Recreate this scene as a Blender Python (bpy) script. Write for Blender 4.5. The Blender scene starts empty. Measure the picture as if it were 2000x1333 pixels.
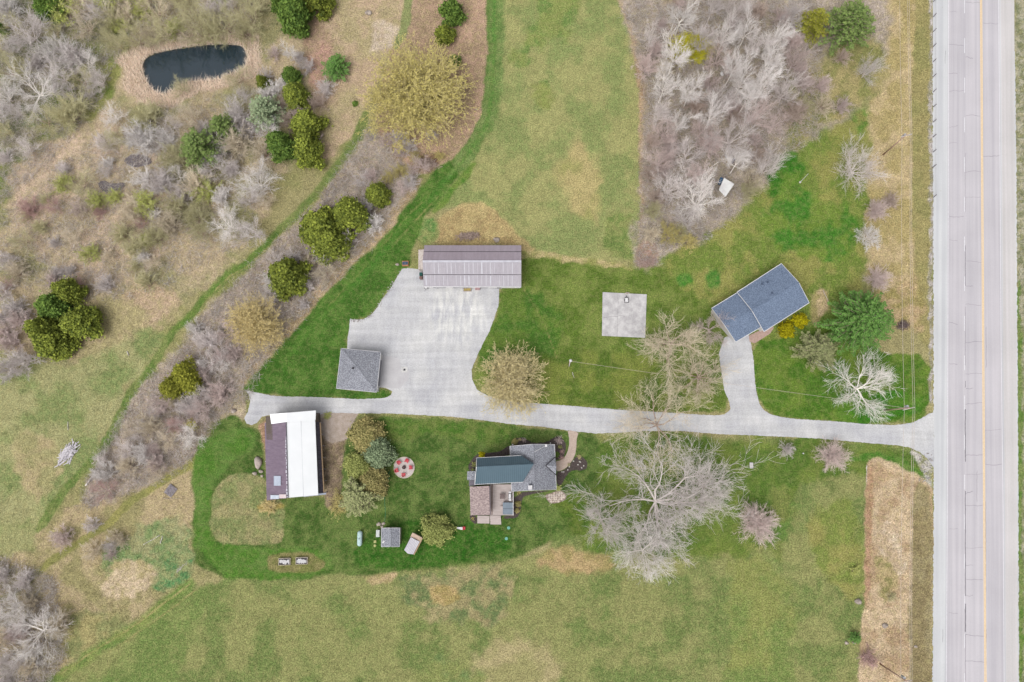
import bpy, math, random
import numpy as np
from mathutils import Vector

# ------------------------------------------------------------------ scale
S, H = 0.105, 140.0            # metres per photo pixel on the ground, camera height
# The camera hangs above photo point NADIR and is tipped a little to the top left of it.
FPX = 1000 / 0.75                       # focal length in photo pixels (24 mm on 36 mm)
NADIR = (1070.0, 866.0)
_dn = Vector((NADIR[0] - 1000, 666.5 - NADIR[1], -FPX)).normalized()      # world down, seen from the camera
CAMQ = _dn.rotation_difference(Vector((0, 0, -1)))                         # camera axes -> world axes
_M = CAMQ.to_matrix()
def W(px, py, z=0.0):
    d = _M @ Vector((px - 1000, 666.5 - py, -FPX)); t = (z - H) / d.z
    return Vector((d.x * t, d.y * t, z))
_A = np.array([list(r) for r in _M]).T
def PROJ(X, Y):
    """ground points -> photo pixels (arrays)"""
    Z = -H; cx = _A[0, 0] * X + _A[0, 1] * Y + _A[0, 2] * Z; cy = _A[1, 0] * X + _A[1, 1] * Y + _A[1, 2] * Z; cz = _A[2, 0] * X + _A[2, 1] * Y + _A[2, 2] * Z
    cz = np.minimum(cz, -20.0)
    return 1000 + cx / -cz * FPX, 666.5 - cy / -cz * FPX
def GXY(PX, PY):
    """photo pixels -> ground points (arrays)"""
    dx = _M[0][0] * (PX - 1000) + _M[0][1] * (666.5 - PY) - _M[0][2] * FPX; dy = _M[1][0] * (PX - 1000) + _M[1][1] * (666.5 - PY) - _M[1][2] * FPX
    dz = _M[2][0] * (PX - 1000) + _M[2][1] * (666.5 - PY) - _M[2][2] * FPX
    t = -H / dz; return dx * t, dy * t

# ------------------------------------------------------------------ camera, sky, sun, exposure
C = bpy.context.scene.collection
cam_d = bpy.data.cameras.new('camera'); cam = bpy.data.objects.new('camera', cam_d); C.objects.link(cam)
cam.location = (0, 0, H); cam.rotation_euler = CAMQ.to_euler()
cam_d.sensor_width = 36; cam_d.lens = 24; cam_d.clip_end = 5000; cam_d.clip_start = 1
bpy.context.scene.camera = cam
SUN_EL, SUN_AZ = math.radians(60), math.radians(212)    # azimuth clockwise from north (picture top)
w = bpy.data.worlds.new('World'); bpy.context.scene.world = w; w.use_nodes = True
nt = w.node_tree; bg = nt.nodes['Background']
sky = nt.nodes.new('ShaderNodeTexSky'); sky.sky_type = 'NISHITA'; sky.sun_disc = False
sky.sun_elevation = SUN_EL; sky.sun_rotation = SUN_AZ; sky.dust_density = 4.0; sky.air_density = 1.0
hs = nt.nodes.new('ShaderNodeHueSaturation'); hs.inputs['Saturation'].default_value = 0.12
nt.links.new(sky.outputs[0], hs.inputs['Color']); nt.links.new(hs.outputs[0], bg.inputs[0])
bg.inputs[1].default_value = 0.14
sd = bpy.data.lights.new('sun', 'SUN'); sun = bpy.data.objects.new('sun', sd); C.objects.link(sun)
sd.energy = 1.1; sd.angle = math.radians(40); sd.color = (1.0, 0.965, 0.92)
sun.rotation_euler = (math.pi / 2 - SUN_EL, 0, -SUN_AZ + math.pi)
sun.location = (0, 0, 200)
vs = bpy.context.scene.view_settings
vs.view_transform = 'Standard'; vs.look = 'None'; vs.gamma = 1; vs.exposure = 0.50
GAIN = 1.5

def lin(v):
    v /= 255.0
    return v / 12.92 if v <= 0.04045 else ((v + 0.055) / 1.055) ** 2.4
def sr(r, g, b):                       # photo colour -> surface colour
    return tuple(min(0.92, lin(v) / GAIN) for v in (r, g, b))

def tw(r, g, b):                       # bark and leaves, seen through many gaps
    return tuple(min(0.85, lin(v) / GAIN / 0.50) for v in (r, g, b))

# ------------------------------------------------------------------ noise helpers (numpy)
def _tab(seed): return np.random.RandomState(seed).rand(256, 256)
_T = {}
def vnoise(x, y, seed=0):
    if seed not in _T: _T[seed] = _tab(seed)
    t = _T[seed]
    xi = np.floor(x).astype(int); yi = np.floor(y).astype(int)
    fx = x - xi; fy = y - yi
    fx = fx * fx * (3 - 2 * fx); fy = fy * fy * (3 - 2 * fy)
    a = t[xi & 255, yi & 255]; b = t[(xi + 1) & 255, yi & 255]
    c = t[xi & 255, (yi + 1) & 255]; d = t[(xi + 1) & 255, (yi + 1) & 255]
    return (a * (1 - fx) + b * fx) * (1 - fy) + (c * (1 - fx) + d * fx) * fy
def fbm(x, y, seed=0, o=4):
    s = 0; a = 0.5; n = 0
    for k in range(o):
        s = s + a * vnoise(x, y, seed + k); n += a; a *= 0.55; x = x * 2.03 + 7.1; y = y * 2.03 + 3.7
    return s / n
def sstep(a, b, x):
    t = np.clip((x - a) / (b - a), 0, 1); return t * t * (3 - 2 * t)

# ------------------------------------------------------------------ materials
MATS = {}
def new_mat(name):
    m = bpy.data.materials.new(name); m.use_nodes = True
    return m, m.node_tree, m.node_tree.nodes['Principled BSDF']
def N(t, typ, **kw):
    n = t.nodes.new(typ)
    for k, v in kw.items(): setattr(n, k, v)
    return n
def mat(name, A, B=None, scale=3.0, detail=4, rough=0.85, stretch=(1, 1, 1), spread=0.25, bump=0.0, metal=0.0, fine=None, spec=0.3):
    if name in MATS: return MATS[name]
    m, t, p = new_mat(name)
    p.inputs['Roughness'].default_value = rough; p.inputs['Metallic'].default_value = metal
    p.inputs['Specular IOR Level'].default_value = spec
    B = B or tuple(c * 0.75 for c in A)
    tc = N(t, 'ShaderNodeTexCoord'); mp = N(t, 'ShaderNodeMapping'); mp.inputs['Scale'].default_value = stretch
    t.links.new(tc.outputs['Object'], mp.inputs[0])
    no = N(t, 'ShaderNodeTexNoise'); no.inputs['Scale'].default_value = scale; no.inputs['Detail'].default_value = detail
    t.links.new(mp.outputs[0], no.inputs['Vector'])
    mr = N(t, 'ShaderNodeMapRange'); mr.inputs[1].default_value = 0.5 - spread / 2; mr.inputs[2].default_value = 0.5 + spread / 2
    t.links.new(no.outputs[0], mr.inputs[0])
    mx = N(t, 'ShaderNodeMix', data_type='RGBA'); mx.inputs[6].default_value = (*A, 1); mx.inputs[7].default_value = (*B, 1)
    t.links.new(mr.outputs[0], mx.inputs[0]); out = mx.outputs[2]
    if fine:
        n2 = N(t, 'ShaderNodeTexNoise'); n2.inputs['Scale'].default_value = fine[0]; n2.inputs['Detail'].default_value = 2
        t.links.new(tc.outputs['Object'], n2.inputs['Vector'])
        r2 = N(t, 'ShaderNodeMapRange'); r2.inputs[1].default_value = 0.3; r2.inputs[2].default_value = 0.7
        r2.inputs[3].default_value = 1 - fine[1]; r2.inputs[4].default_value = 1 + fine[1]
        t.links.new(n2.outputs[0], r2.inputs[0])
        vm = N(t, 'ShaderNodeVectorMath', operation='SCALE'); t.links.new(out, vm.inputs[0]); t.links.new(r2.outputs[0], vm.inputs[3]); out = vm.outputs[0]
    t.links.new(out, p.inputs['Base Color'])
    if bump:
        b = N(t, 'ShaderNodeBump'); b.inputs['Strength'].default_value = bump; b.inputs['Distance'].default_value = 0.05
        t.links.new(no.outputs[0], b.inputs['Height']); t.links.new(b.outputs[0], p.inputs['Normal'])
    MATS[name] = m; return m
def leafmat(name, A, B, rough=0.8):
    if name in MATS: return MATS[name]
    m, t, p = new_mat(name); p.inputs['Roughness'].default_value = rough; p.inputs['Specular IOR Level'].default_value = 0.15
    at = N(t, 'ShaderNodeAttribute'); at.attribute_name = 'tint'
    oi = N(t, 'ShaderNodeObjectInfo')
    mx = N(t, 'ShaderNodeMix', data_type='RGBA'); mx.inputs[6].default_value = (*A, 1); mx.inputs[7].default_value = (*B, 1)
    t.links.new(at.outputs['Fac'], mx.inputs[0])
    r2 = N(t, 'ShaderNodeMapRange'); r2.inputs[3].default_value = 0.85; r2.inputs[4].default_value = 1.12
    t.links.new(oi.outputs['Random'], r2.inputs[0])
    vm = N(t, 'ShaderNodeVectorMath', operation='SCALE'); t.links.new(mx.outputs[2], vm.inputs[0]); t.links.new(r2.outputs[0], vm.inputs[3])
    t.links.new(vm.outputs[0], p.inputs['Base Color'])
    MATS[name] = m; return m

# ------------------------------------------------------------------ objects
ORG = {}
def tag(o, label=None, cat=None, group=None, kind=None):
    if label: o['label'] = label
    if cat: o['category'] = cat
    if group: o['group'] = group
    if kind: o['kind'] = kind
    return o
def thing(name, label, cat, loc, group=None):
    o = bpy.data.objects.new(name, None); C.objects.link(o); o.empty_display_size = 0.5
    o.location = loc; ORG[o.name] = Vector(loc)
    return tag(o, label, cat, group)
def np_mesh(name, V, F, smooth=False, tint=None, col=None):
    """V (n,3) array, F (m,k) array with k 3 or 4"""
    me = bpy.data.meshes.new(name); V = np.asarray(V, dtype=np.float32); F = np.asarray(F, dtype=np.int32)
    me.vertices.add(len(V)); me.vertices.foreach_set('co', V.ravel())
    k = F.shape[1]; me.loops.add(F.size); me.loops.foreach_set('vertex_index', F.ravel())
    me.polygons.add(len(F)); me.polygons.foreach_set('loop_start', np.arange(0, F.size, k, dtype=np.int32))
    me.polygons.foreach_set('loop_total', np.full(len(F), k, dtype=np.int32))
    if smooth: me.polygons.foreach_set('use_smooth', np.ones(len(F), dtype=bool))
    me.update(calc_edges=True)
    if tint is not None:
        a = me.attributes.new('tint', 'FLOAT', 'POINT'); a.data.foreach_set('value', np.asarray(tint, dtype=np.float32))
    if col is not None:
        a = me.attributes.new('Col', 'FLOAT_COLOR', 'POINT'); a.data.foreach_set('color', np.asarray(col, dtype=np.float32).ravel())
    return me
class MB:
    def __init__(s): s.v = []; s.f = []
    def poly(s, pts, flip=False):
        n = len(s.v); s.v += [tuple(p) for p in pts]; ids = list(range(n, n + len(pts)))
        s.f.append(ids[::-1] if flip else ids)
        return s
    def hull(s, top, bot):           # two matching rings -> closed prism
        n = len(s.v); k = len(top); s.v += [tuple(p) for p in top] + [tuple(p) for p in bot]
        s.f.append(list(range(n, n + k))); s.f.append(list(range(n + 2 * k - 1, n + k - 1, -1)))
        for i in range(k):
            j = (i + 1) % k; s.f.append([n + j, n + i, n + k + i, n + k + j])
        return s
    def slab(s, pts, t=0.12):        # polygon with thickness downward
        return s.hull(pts, [Vector(p) - Vector((0, 0, t)) for p in pts])
    def prism(s, xy, z0, z1):
        z1s = z1 if isinstance(z1, (list, tuple)) else [z1] * len(xy)
        return s.hull([(p[0], p[1], z) for p, z in zip(xy, z1s)], [(p[0], p[1], z0) for p in xy])
    def box(s, c, size, rz=0.0, rx=0.0):
        hx, hy, hz = [q / 2 for q in size]; cr, sn = math.cos(rz), math.sin(rz); cx, sx = math.cos(rx), math.sin(rx)
        def P(x, y, z):
            y, z = y * cx - z * sx, y * sx + z * cx
            return (c[0] + x * cr - y * sn, c[1] + x * sn + y * cr, c[2] + z)
        top = [P(-hx, -hy, hz), P(hx, -hy, hz), P(hx, hy, hz), P(-hx, hy, hz)]
        bot = [P(-hx, -hy, -hz), P(hx, -hy, -hz), P(hx, hy, -hz), P(-hx, hy, -hz)]
        return s.hull(top, bot)
    def bar(s, a, b, wd, ht=None):   # rectangular bar from a to b
        a, b = Vector(a), Vector(b); d = (b - a); 
        if d.length < 1e-6: return s
        d.normalize(); up = Vector((0, 0, 1)) if abs(d.z) < 0.95 else Vector((0, 1, 0))
        sd_ = d.cross(up).normalized(); up = sd_.cross(d).normalized(); ht = ht or wd
        x = sd_ * wd / 2; y = up * ht / 2
        return s.hull([a - x - y, a + x - y, a + x + y, a - x + y][::-1], [b - x - y, b + x - y, b + x + y, b - x + y][::-1])
    def tube(s, a, b, r0, r1=None, n=8):
        a, b = Vector(a), Vector(b); r1 = r0 if r1 is None else r1; d = (b - a).normalized()
        up = Vector((0, 0, 1)) if abs(d.z) < 0.95 else Vector((1, 0, 0)); x = d.cross(up).normalized(); y = x.cross(d)
        R = lambda p, r: [p + x * r * math.cos(q * 2 * math.pi / n) + y * r * math.sin(q * 2 * math.pi / n) for q in range(n)]
        return s.hull(R(b, r1), R(a, r0))
    def path(s, pts, r, n=6):
        for a, b in zip(pts, pts[1:]): s.tube(a, b, r, r, n)
        return s
    def blob(s, c, r, seed=0, nu=10, nv=6, amp=0.25):
        rr = random.Random(seed); n = len(s.v); ph = [rr.uniform(0, 6.28) for _ in range(4)]
        for j in range(nv + 1):
            v = math.pi * j / nv
            for i in range(nu):
                u = 2 * math.pi * i / nu
                k = 1 + amp * (0.5 * math.sin(3 * u + ph[0]) * math.sin(v) + 0.5 * math.sin(2 * u + 3 * v + ph[1]) * math.sin(v) + rr.uniform(-.2, .2) * math.sin(v))
                s.v.append((c[0] + r[0] * k * math.sin(v) * math.cos(u), c[1] + r[1] * k * math.sin(v) * math.sin(u), c[2] + r[2] * k * math.cos(v)))
        for j in range(nv):
            for i in range(nu):
                a = n + j * nu + i; b = n + j * nu + (i + 1) % nu
                s.f.append([a, a + nu, b + nu, b])
        return s
    def build(s, name, m, parent=None, smooth=False):
        me = bpy.data.meshes.new(name); o = bpy.data.objects.new(name, me)
        off = ORG.get(parent.name, Vector()) if parent else Vector()
        me.from_pydata([(v[0] - off[0], v[1] - off[1], v[2] - off[2]) for v in s.v], [], s.f); me.update()
        if smooth:
            for p in me.polygons: p.use_smooth = True
        if m: me.materials.append(m)
        C.objects.link(o)
        if parent: o.parent = parent
        ORG[o.name] = off
        return o
def solo(mb, name, m, label, cat, group=None, smooth=False):
    return tag(mb.build(name, m, None, smooth), label, cat, group)
def struct(o): o['kind'] = 'structure'; return o

def ragged(pts, step=4.0, amp=1.2, seed=0, closed=True):
    rr = random.Random(seed); out = []
    n = len(pts); 
    for i in range(n if closed else n - 1):
        a, b = pts[i], pts[(i + 1) % n]; L = math.hypot(b[0] - a[0], b[1] - a[1]); k = max(1, int(L / step))
        nx, ny = -(b[1] - a[1]) / max(L, 1e-6), (b[0] - a[0]) / max(L, 1e-6)
        for j in range(k):
            t = j / k; q = rr.uniform(-amp, amp) if (j or amp > 0) else 0
            out.append((a[0] + (b[0] - a[0]) * t + nx * q, a[1] + (b[1] - a[1]) * t + ny * q))
    if not closed: out.append(pts[-1])
    return out
def smoothpoly(pts, it=2, closed=True):
    for _ in range(it):
        q = []; n = len(pts)
        for i in range(n if closed else n - 1):
            a, b = pts[i], pts[(i + 1) % n]
            q += [(a[0] * .75 + b[0] * .25, a[1] * .75 + b[1] * .25), (a[0] * .25 + b[0] * .75, a[1] * .25 + b[1] * .75)]
        if not closed: q = [pts[0]] + q + [pts[-1]]
        pts = q
    return pts
def sheet(name, pts, z, m, kind='structure', parent=None):
    mb = MB(); P = [W(x, y, 0) for x, y in pts]
    P = [Vector((p.x, p.y, z)) for p in P]
    ar = sum(P[i].x * P[(i + 1) % len(P)].y - P[(i + 1) % len(P)].x * P[i].y for i in range(len(P)))
    if ar < 0: P = P[::-1]
    mb.poly(P); o = mb.build(name, m, parent)
    if kind: o['kind'] = kind
    return o

# ------------------------------------------------------------------ polygon masks in photo pixels
def sdist(X, Y, poly):
    P = np.array(poly, float); n = len(P); d = np.full(X.shape, 1e9); ins = np.zeros(X.shape, bool)
    for i in range(n):
        x0, y0 = P[i]; x1, y1 = P[(i + 1) % n]; ex, ey = x1 - x0, y1 - y0; L = ex * ex + ey * ey + 1e-9
        t = np.clip(((X - x0) * ex + (Y - y0) * ey) / L, 0, 1)
        d = np.minimum(d, np.hypot(X - x0 - t * ex, Y - y0 - t * ey))
        if y0 != y1:
            c = ((y0 > Y) != (y1 > Y)) & (X < (x1 - x0) * (Y - y0) / (y1 - y0) + x0); ins ^= c
    return np.where(ins, d, -d)
def strip(line, wd):                    # polyline with width -> polygon
    L, R = [], []
    for i, p in enumerate(line):
        a = line[max(0, i - 1)]; b = line[min(len(line) - 1, i + 1)]; dx, dy = b[0] - a[0], b[1] - a[1]; q = math.hypot(dx, dy)
        ww = wd[i] if isinstance(wd, (list, tuple)) else wd
        L.append((p[0] - dy / q * ww / 2, p[1] + dx / q * ww / 2)); R.append((p[0] + dy / q * ww / 2, p[1] - dx / q * ww / 2))
    return L + R[::-1]

POND = [(275,128),(283,110),(310,100),(355,92),(400,86),(440,84),(475,88),(483,105),(482,128),(466,140),(440,150),(415,158),(365,160),(345,172),(325,184),(312,186),(292,175),(280,152)]
EVERY = [(-9999,-9999),(9999,-9999),(9999,9999),(-9999,9999)]
LAWN_W = [(470,752),(520,712),(600,617),(650,560),(700,510),(745,468),(785,422),(830,350),(875,318),(915,278),(940,232),(953,160),(953,-60),(975,-60),(975,170),(965,240),(935,300),(890,350),(850,400),(825,430),(818,470),(805,500),(800,524),(780,530),(760,570),(735,605),(710,626),(683,628),(684,680),(650,760),(760,760),(770,772),(745,784),(600,780),(485,768)]
TRACK_W = [(720,215),(690,285),(640,350),(590,410),(540,455),(495,505),(430,545),(385,605),(340,645),(310,700),(275,745),(240,800),(215,860),(180,900),(110,975),(75,1040)]
TRACK_S = [(430,880),(380,905),(330,935),(260,975),(215,1020),(150,1065),(90,1105),(40,1150),(-20,1180)]
LAWN_H = [(430,818),(455,808),(480,830),(505,835),(513,870),(520,975),(640,965),(645,990),(660,960),(672,880),(700,810),(900,818),(1000,830),(1110,842),(1135,845),(1175,850),(1175,900),(1150,1000),(1130,1050),(1060,1060),(1010,1100),(870,1108),(650,1127),(380,1134),(374,1000),(385,930),(410,850)]
MEAD = [(412,1000),(415,960),(440,932),(480,922),(520,935),(540,975),(553,985),(557,1020),(553,1055),(535,1062),(440,1065),(420,1050),(410,1030)]
SAND_E = [(1688,912),(1695,898),(1730,896),(1760,915),(1790,925),(1815,945),(1822,960),(1822,1420),(1672,1420),(1678,1240),(1690,1180),(1686,1100),(1690,1000)]
WOODS = [(1185,-60),(1215,20),(1240,80),(1253,160),(1255,330),(1248,420),(1240,520),(1285,520),(1310,480),(1380,470),(1450,400),(1500,350),(1530,300),(1600,270),(1680,210),(1740,140),(1740,-60)]
# (polygon, colour A, colour B, blotch size m, feather px, warp px, roughness)
G = [
 (EVERY, (163,155,112), (138,142,88), 7, 1, 0, .8),
 # north-west marsh and scrub
 ([(-400,-400),(560,-60),(600,60),(610,200),(560,330),(480,480),(380,590),(290,640),(180,720),(-400,760)], (190,172,144), (156,152,112), 5, 20, 14, 1),
 ([(-400,-400),(210,-60),(200,60),(150,200),(110,300),(-400,420)], (160,152,126), (126,136,92), 5, 25, 14, 1),
 ([(100,60),(240,40),(250,110),(210,200),(180,260),(90,330),(-60,430),(-60,360),(60,290),(110,200)], (150,152,92), (120,135,70), 3, 15, 10, 1),
 ([(0,330),(130,250),(260,230),(330,300),(330,470),(280,560),(180,560),(100,520),(40,470)], (204,182,160), (182,166,140), 5, 25, 16, 1),
 ([(110,620),(200,570),(330,560),(380,600),(300,640),(210,720),(160,720)], (198,174,148), (178,166,126), 5, 18, 12, 1),
 ([(-400,740),(60,715),(160,715),(270,650),(340,640),(300,700),(240,800),(190,900),(100,980),(60,1060),(-400,1060)], (166,164,118), (132,146,92), 7, 20, 12, .7),
 ([(20,830),(90,850),(130,900),(90,980),(50,960),(30,900)], (186,170,132), (165,160,115), 4, 14, 10, .8),
 # meadow right of the pond (top centre)
 ([(590,-60),(800,-60),(790,40),(770,90),(740,150),(710,240),(650,310),(590,330),(600,180),(610,60)], (194,170,144), (178,164,128), 5, 10, 6, .8),
 ([(598,30),(625,40),(650,100),(660,150),(620,190),(595,150)], (188,152,136), (176,150,128), 3, 12, 8, .8),
 ([(735,35),(780,40),(775,80),(755,105),(725,95)], (205,188,168), (190,170,146), 3, 12, 8, .8),
 ([(805,-60),(953,-60),(953,170),(940,235),(915,278),(875,318),(820,345),(740,330),(730,250),(760,100),(790,60)], (190,160,138), (170,146,122), 3, 5, 3, .9),
 ([(790,-60),(808,-60),(800,60),(775,100),(765,90),(785,40)], (140,148,98), (125,138,85), 4, 4, 2, .5),
 ([(815,300),(860,300),(862,320),(840,340),(815,335)], (175,150,128), (120,90,75), 1.2, 5, 4, 1),
 # hedgerow ground
 ([(720,240),(800,330),(820,350),(780,415),(745,460),(700,505),(650,555),(600,612),(520,705),(465,750),(480,790),(430,815),(400,860),(350,930),(260,960),(200,990),(150,1000),(190,900),(240,810),(290,740),(350,690),(400,610),(500,510),(560,450),(620,395),(690,290)], (192,176,162), (168,152,138), 3, 12, 8, 1),
 ([(745,468),(785,422),(830,350),(815,350),(760,420),(690,490),(640,540),(590,600),(510,700),(465,745),(480,748),(600,617),(650,560),(700,510)], (196,172,142), (170,150,118), 2, 6, 4, .8),
 ([(440,780),(478,765),(485,800),(478,825),(455,810),(430,815)], (195,178,155), (160,150,120), 1.5, 5, 4, .9),
 # upper field
 ([(975,-60),(1185,-60),(1215,20),(1240,80),(1253,160),(1252,330),(1246,500),(1180,520),(1090,505),(1020,492),(1030,478),(990,445),(930,410),(880,400),(850,410),(880,360),(935,300),(965,240),(975,170)], (160,160,106), (136,148,92), 4, 8, 4, .5),
 ([(1050,-30),(1160,-30),(1120,60),(1060,90),(1000,140),(1000,110),(1040,60)], (112,138,74), (136,148,84), 3, 20, 15, .5),
 ([(1045,150),(1075,170),(1080,210),(1060,215),(1045,190)], (112,138,74), (140,148,84), 3, 14, 10, .5),
 ([(1110,270),(1140,290),(1170,340),(1180,440),(1130,440),(1105,380),(1090,330)], (182,168,118), (160,158,100), 4, 22, 12, .5),
 ([(1190,420),(1245,420),(1243,510),(1180,500)], (115,136,74), (140,148,90), 2, 14, 10, .5),
 ([(1175,-60),(1215,20),(1235,80),(1244,160),(1250,300),(1246,500),(1262,500),(1270,300),(1268,100),(1262,-60)], (192,164,134), (170,142,116), 2.5, 6, 4, .8),
 ([(895,400),(950,400),(990,440),(1035,475),(1045,490),(1010,492),(1000,480),(830,480),(835,450),(860,420)], (190,170,122), (172,150,108), 2, 8, 6, .9),
 ([(825,430),(850,425),(860,470),(830,485),(812,470)], (102,140,76), (140,150,92), 2, 6, 4, .8),
 # lawn east of the workshop
 ([(1018,492),(1095,505),(1235,525),(1330,520),(1420,530),(1450,540),(1410,600),(1430,780),(1415,812),(1060,790),(925,757),(922,735),(945,670),(976,600),(976,562),(1020,562)], (118,134,66), (92,116,46), 3, 6, 4, .25),
 ([(1018,562),(1080,580),(1110,650),(1060,720),(930,730),(945,670),(976,600),(976,562)], (74,112,42), (98,124,52), 3, 16, 10, .2),
 ([(1000,700),(1230,680),(1400,740),(1415,812),(1060,790),(960,765)], (120,132,62), (88,112,44), 3, 16, 10, .2),
 ([(1015,485),(1090,498),(1240,520),(1240,530),(1090,512),(1015,494)], (188,172,128), (150,150,90), 1.5, 5, 5, .5),
 # bungalow lawn
 ([(1285,500),(1340,470),(1400,450),(1480,380),(1530,290),(1620,250),(1690,200),(1700,330),(1695,560),(1640,600),(1560,660),(1480,680),(1400,600),(1320,560)], (146,146,82), (112,132,60), 4, 14, 10, .4),
 ([(1500,385),(1570,360),(1680,430),(1690,470),(1640,520),(1560,500),(1500,480)], (70,122,42), (112,136,58), 3, 18, 14, .3),
 ([(1520,280),(1560,290),(1570,360),(1510,390),(1490,370)], (62,116,36), (98,130,50), 3, 12, 8, .3),
 ([(1640,180),(1700,190),(1690,260),(1650,260)], (90,128,52), (140,140,80), 2, 14, 8, .4),
 ([(1318,535),(1352,537),(1350,556),(1320,555)], (66,124,44), (90,132,56), 2, 7, 4, .3),
 ([(1380,530),(1410,530),(1408,560),(1380,570)], (66,124,50), (90,132,56), 2, 9, 4, .3),
 ([(1470,668),(1560,650),(1640,600),(1700,690),(1822,690),(1818,815),(1750,832),(1530,818),(1485,792),(1474,740)], (104,130,52), (78,116,38), 3, 6, 4, .25),
 ([(1630,780),(1800,760),(1800,820),(1640,824)], (62,120,32), (88,128,44), 3, 10, 8, .2),
 ([(1585,590),(1605,560),(1625,590),(1600,640),(1585,625)], (198,176,140), (160,150,100), 1.5, 8, 5, .6),
 # verge
 ([(1700,-60),(1823,-60),(1823,640),(1780,640),(1720,600),(1690,500),(1700,300),(1690,200)], (196,176,138), (176,160,112), 3, 12, 8, .9),
 ([(1782,-60),(1823,-60),(1823,700),(1782,640)], (160,150,102), (148,144,94), 3, 7, 4, .8),
 ([(1730,560),(1800,520),(1810,640),(1770,650),(1730,620)], (192,168,132), (160,148,96), 2, 12, 8, .9),
 ([(1815,-60),(1824,-60),(1824,790),(1815,790)], (190,182,180), (150,145,120), 1, 3, 4, .5),
 # south: lawn and fields
 ([(1130,845),(1500,852),(1600,856),(1700,866),(1775,873),(1805,888),(1822,905),(1822,1000),(1690,1000),(1690,1420),(0,1420),(100,1333),(290,1220),(380,1134),(650,1127),(870,1108),(1010,1100),(1100,1060)], (144,147,94), (116,132,76), 5, 10, 5, .5),
 ([(1135,845),(1500,852),(1700,866),(1790,880),(1822,905),(1822,960),(1690,920),(1560,940),(1500,1050),(1430,1100),(1180,1080),(1120,1050)], (112,130,60), (88,116,48), 4, 18, 12, .25),
 ([(1640,890),(1700,880),(1780,900),(1822,960),(1800,960),(1760,920),(1700,900)], (74,122,42), (100,130,60), 2, 7, 4, .25),
 ([(1495,960),(1545,930),(1550,1040),(1520,1110),(1490,1060)], (98,128,62), (120,132,70), 3, 18, 10, .3),
 ([(1560,1000),(1680,960),(1680,1200),(1600,1120)], (150,148,86), (124,138,70), 4, 20, 12, .4),
 ([(1430,1060),(1520,1100),(1560,1250),(1540,1420),(1440,1420),(1420,1250)], (120,138,76), (140,146,84), 5, 28, 16, .4),
 ([(300,1150),(420,1145),(400,1200),(350,1320),(250,1420),(90,1420),(290,1220)], (114,134,74), (132,144,86), 5, 26, 12, .4),
 ([(770,1120),(900,1115),(1000,1110),(990,1180),(960,1220),(880,1220),(790,1190)], (112,128,82), (160,150,110), 2, 14, 12, .6),
 ([(700,1116),(780,1112),(770,1135),(735,1140)], (196,172,136), (170,156,110), 1.5, 6, 5, .7),
 ([(840,1142),(890,1140),(900,1165),(875,1185),(842,1180)], (190,166,118), (165,148,96), 1.5, 7, 5, .7),
 ([(1060,1075),(1130,1065),(1190,1085),(1210,1115),(1100,1120),(1040,1110)], (184,160,118), (160,146,98), 2, 12, 8, .5),
 ([(940,1250),(1060,1240),(1100,1300),(1060,1420),(900,1420)], (176,164,122), (156,152,104), 4, 30, 16, .4),
 ([(830,1290),(930,1280),(960,1420),(780,1420)], (110,132,80), (136,144,86), 4, 30, 16, .4),
 # south-west rough ground
 ([(-400,1060),(60,1060),(110,990),(200,985),(300,940),(370,900),(385,930),(374,1000),(380,1134),(290,1220),(100,1333),(60,1420),(-400,1420)], (186,168,134), (158,150,108), 4, 10, 8, .9),
 ([(240,1040),(300,1010),(370,1000),(378,1130),(320,1150),(250,1120),(190,1100)], (122,146,94), (160,160,118), 3, 14, 12, .8),
 ([(330,1090),(375,1070),(378,1125),(320,1160),(300,1130)], (92,140,88), (150,158,110), 2, 10, 8, .8),
 ([(195,1150),(215,1110),(260,1090),(310,1110),(270,1160),(210,1180)], (208,188,160), (180,166,124), 2, 10, 10, .8),
 ([(110,1210),(200,1190),(270,1210),(200,1290),(120,1280)], (170,160,112), (140,144,96), 3, 20, 12, .8),
 ([(-400,1000),(20,1020),(90,1010),(60,1090),(-400,1110)], (160,160,112), (140,148,96), 4, 20, 10, .6),
 # left lawn, track, house lawn
 (strip(TRACK_W, 17), (122,136,78), (102,126,64), 3, 6, 3, .4),
 (strip([(545,452),(500,498),(440,540),(385,605),(335,650)], 11), (96,126,58), (108,132,64), 3, 4, 2, .3),
 (strip(TRACK_S, 15), (156,152,92), (140,140,84), 3, 5, 3, .5),
 (strip([(378,1134),(330,1175),(270,1220),(200,1265),(120,1320),(40,1380)], 22), (110,134,70), (130,144,80), 2.5, 14, 5, .4),
 (LAWN_W, (90,124,54), (66,106,38), 2.2, 8, 4, .25),
 ([(880,315),(915,278),(940,232),(955,160),(955,-60),(985,-60),(985,170),(970,240),(935,300),(895,350)], (122,142,84), (104,132,70), 2.5, 10, 4, .3),
 (strip([(966,-60),(966,170),(952,245),(917,300),(870,350),(830,400)], 7), (92,134,62), (104,134,68), 3, 6, 3, .3),
 (strip([(870,350),(830,400),(790,440),(740,500),(680,570),(600,650),(560,700)], 10), (72,118,44), (84,124,50), 4, 8, 3, .2),
 (strip([(930,318),(880,375),(845,415)], 14), (112,136,64), (86,128,50), 2, 6, 3, .2),
 (LAWN_H, (102,123,64), (70,99,42), 2.0, 9, 4, .2),
 ([(378,860),(410,850),(500,835),(500,870),(430,925),(410,960),(408,1040),(430,1068),(640,1070),(650,1127),(380,1134)], (82,122,46), (96,128,60), 2.2, 8, 4, .2),
 ([(700,812),(900,820),(1000,832),(980,870),(860,850),(740,860)], (104,124,60), (76,112,42), 2, 12, 8, .2),
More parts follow.
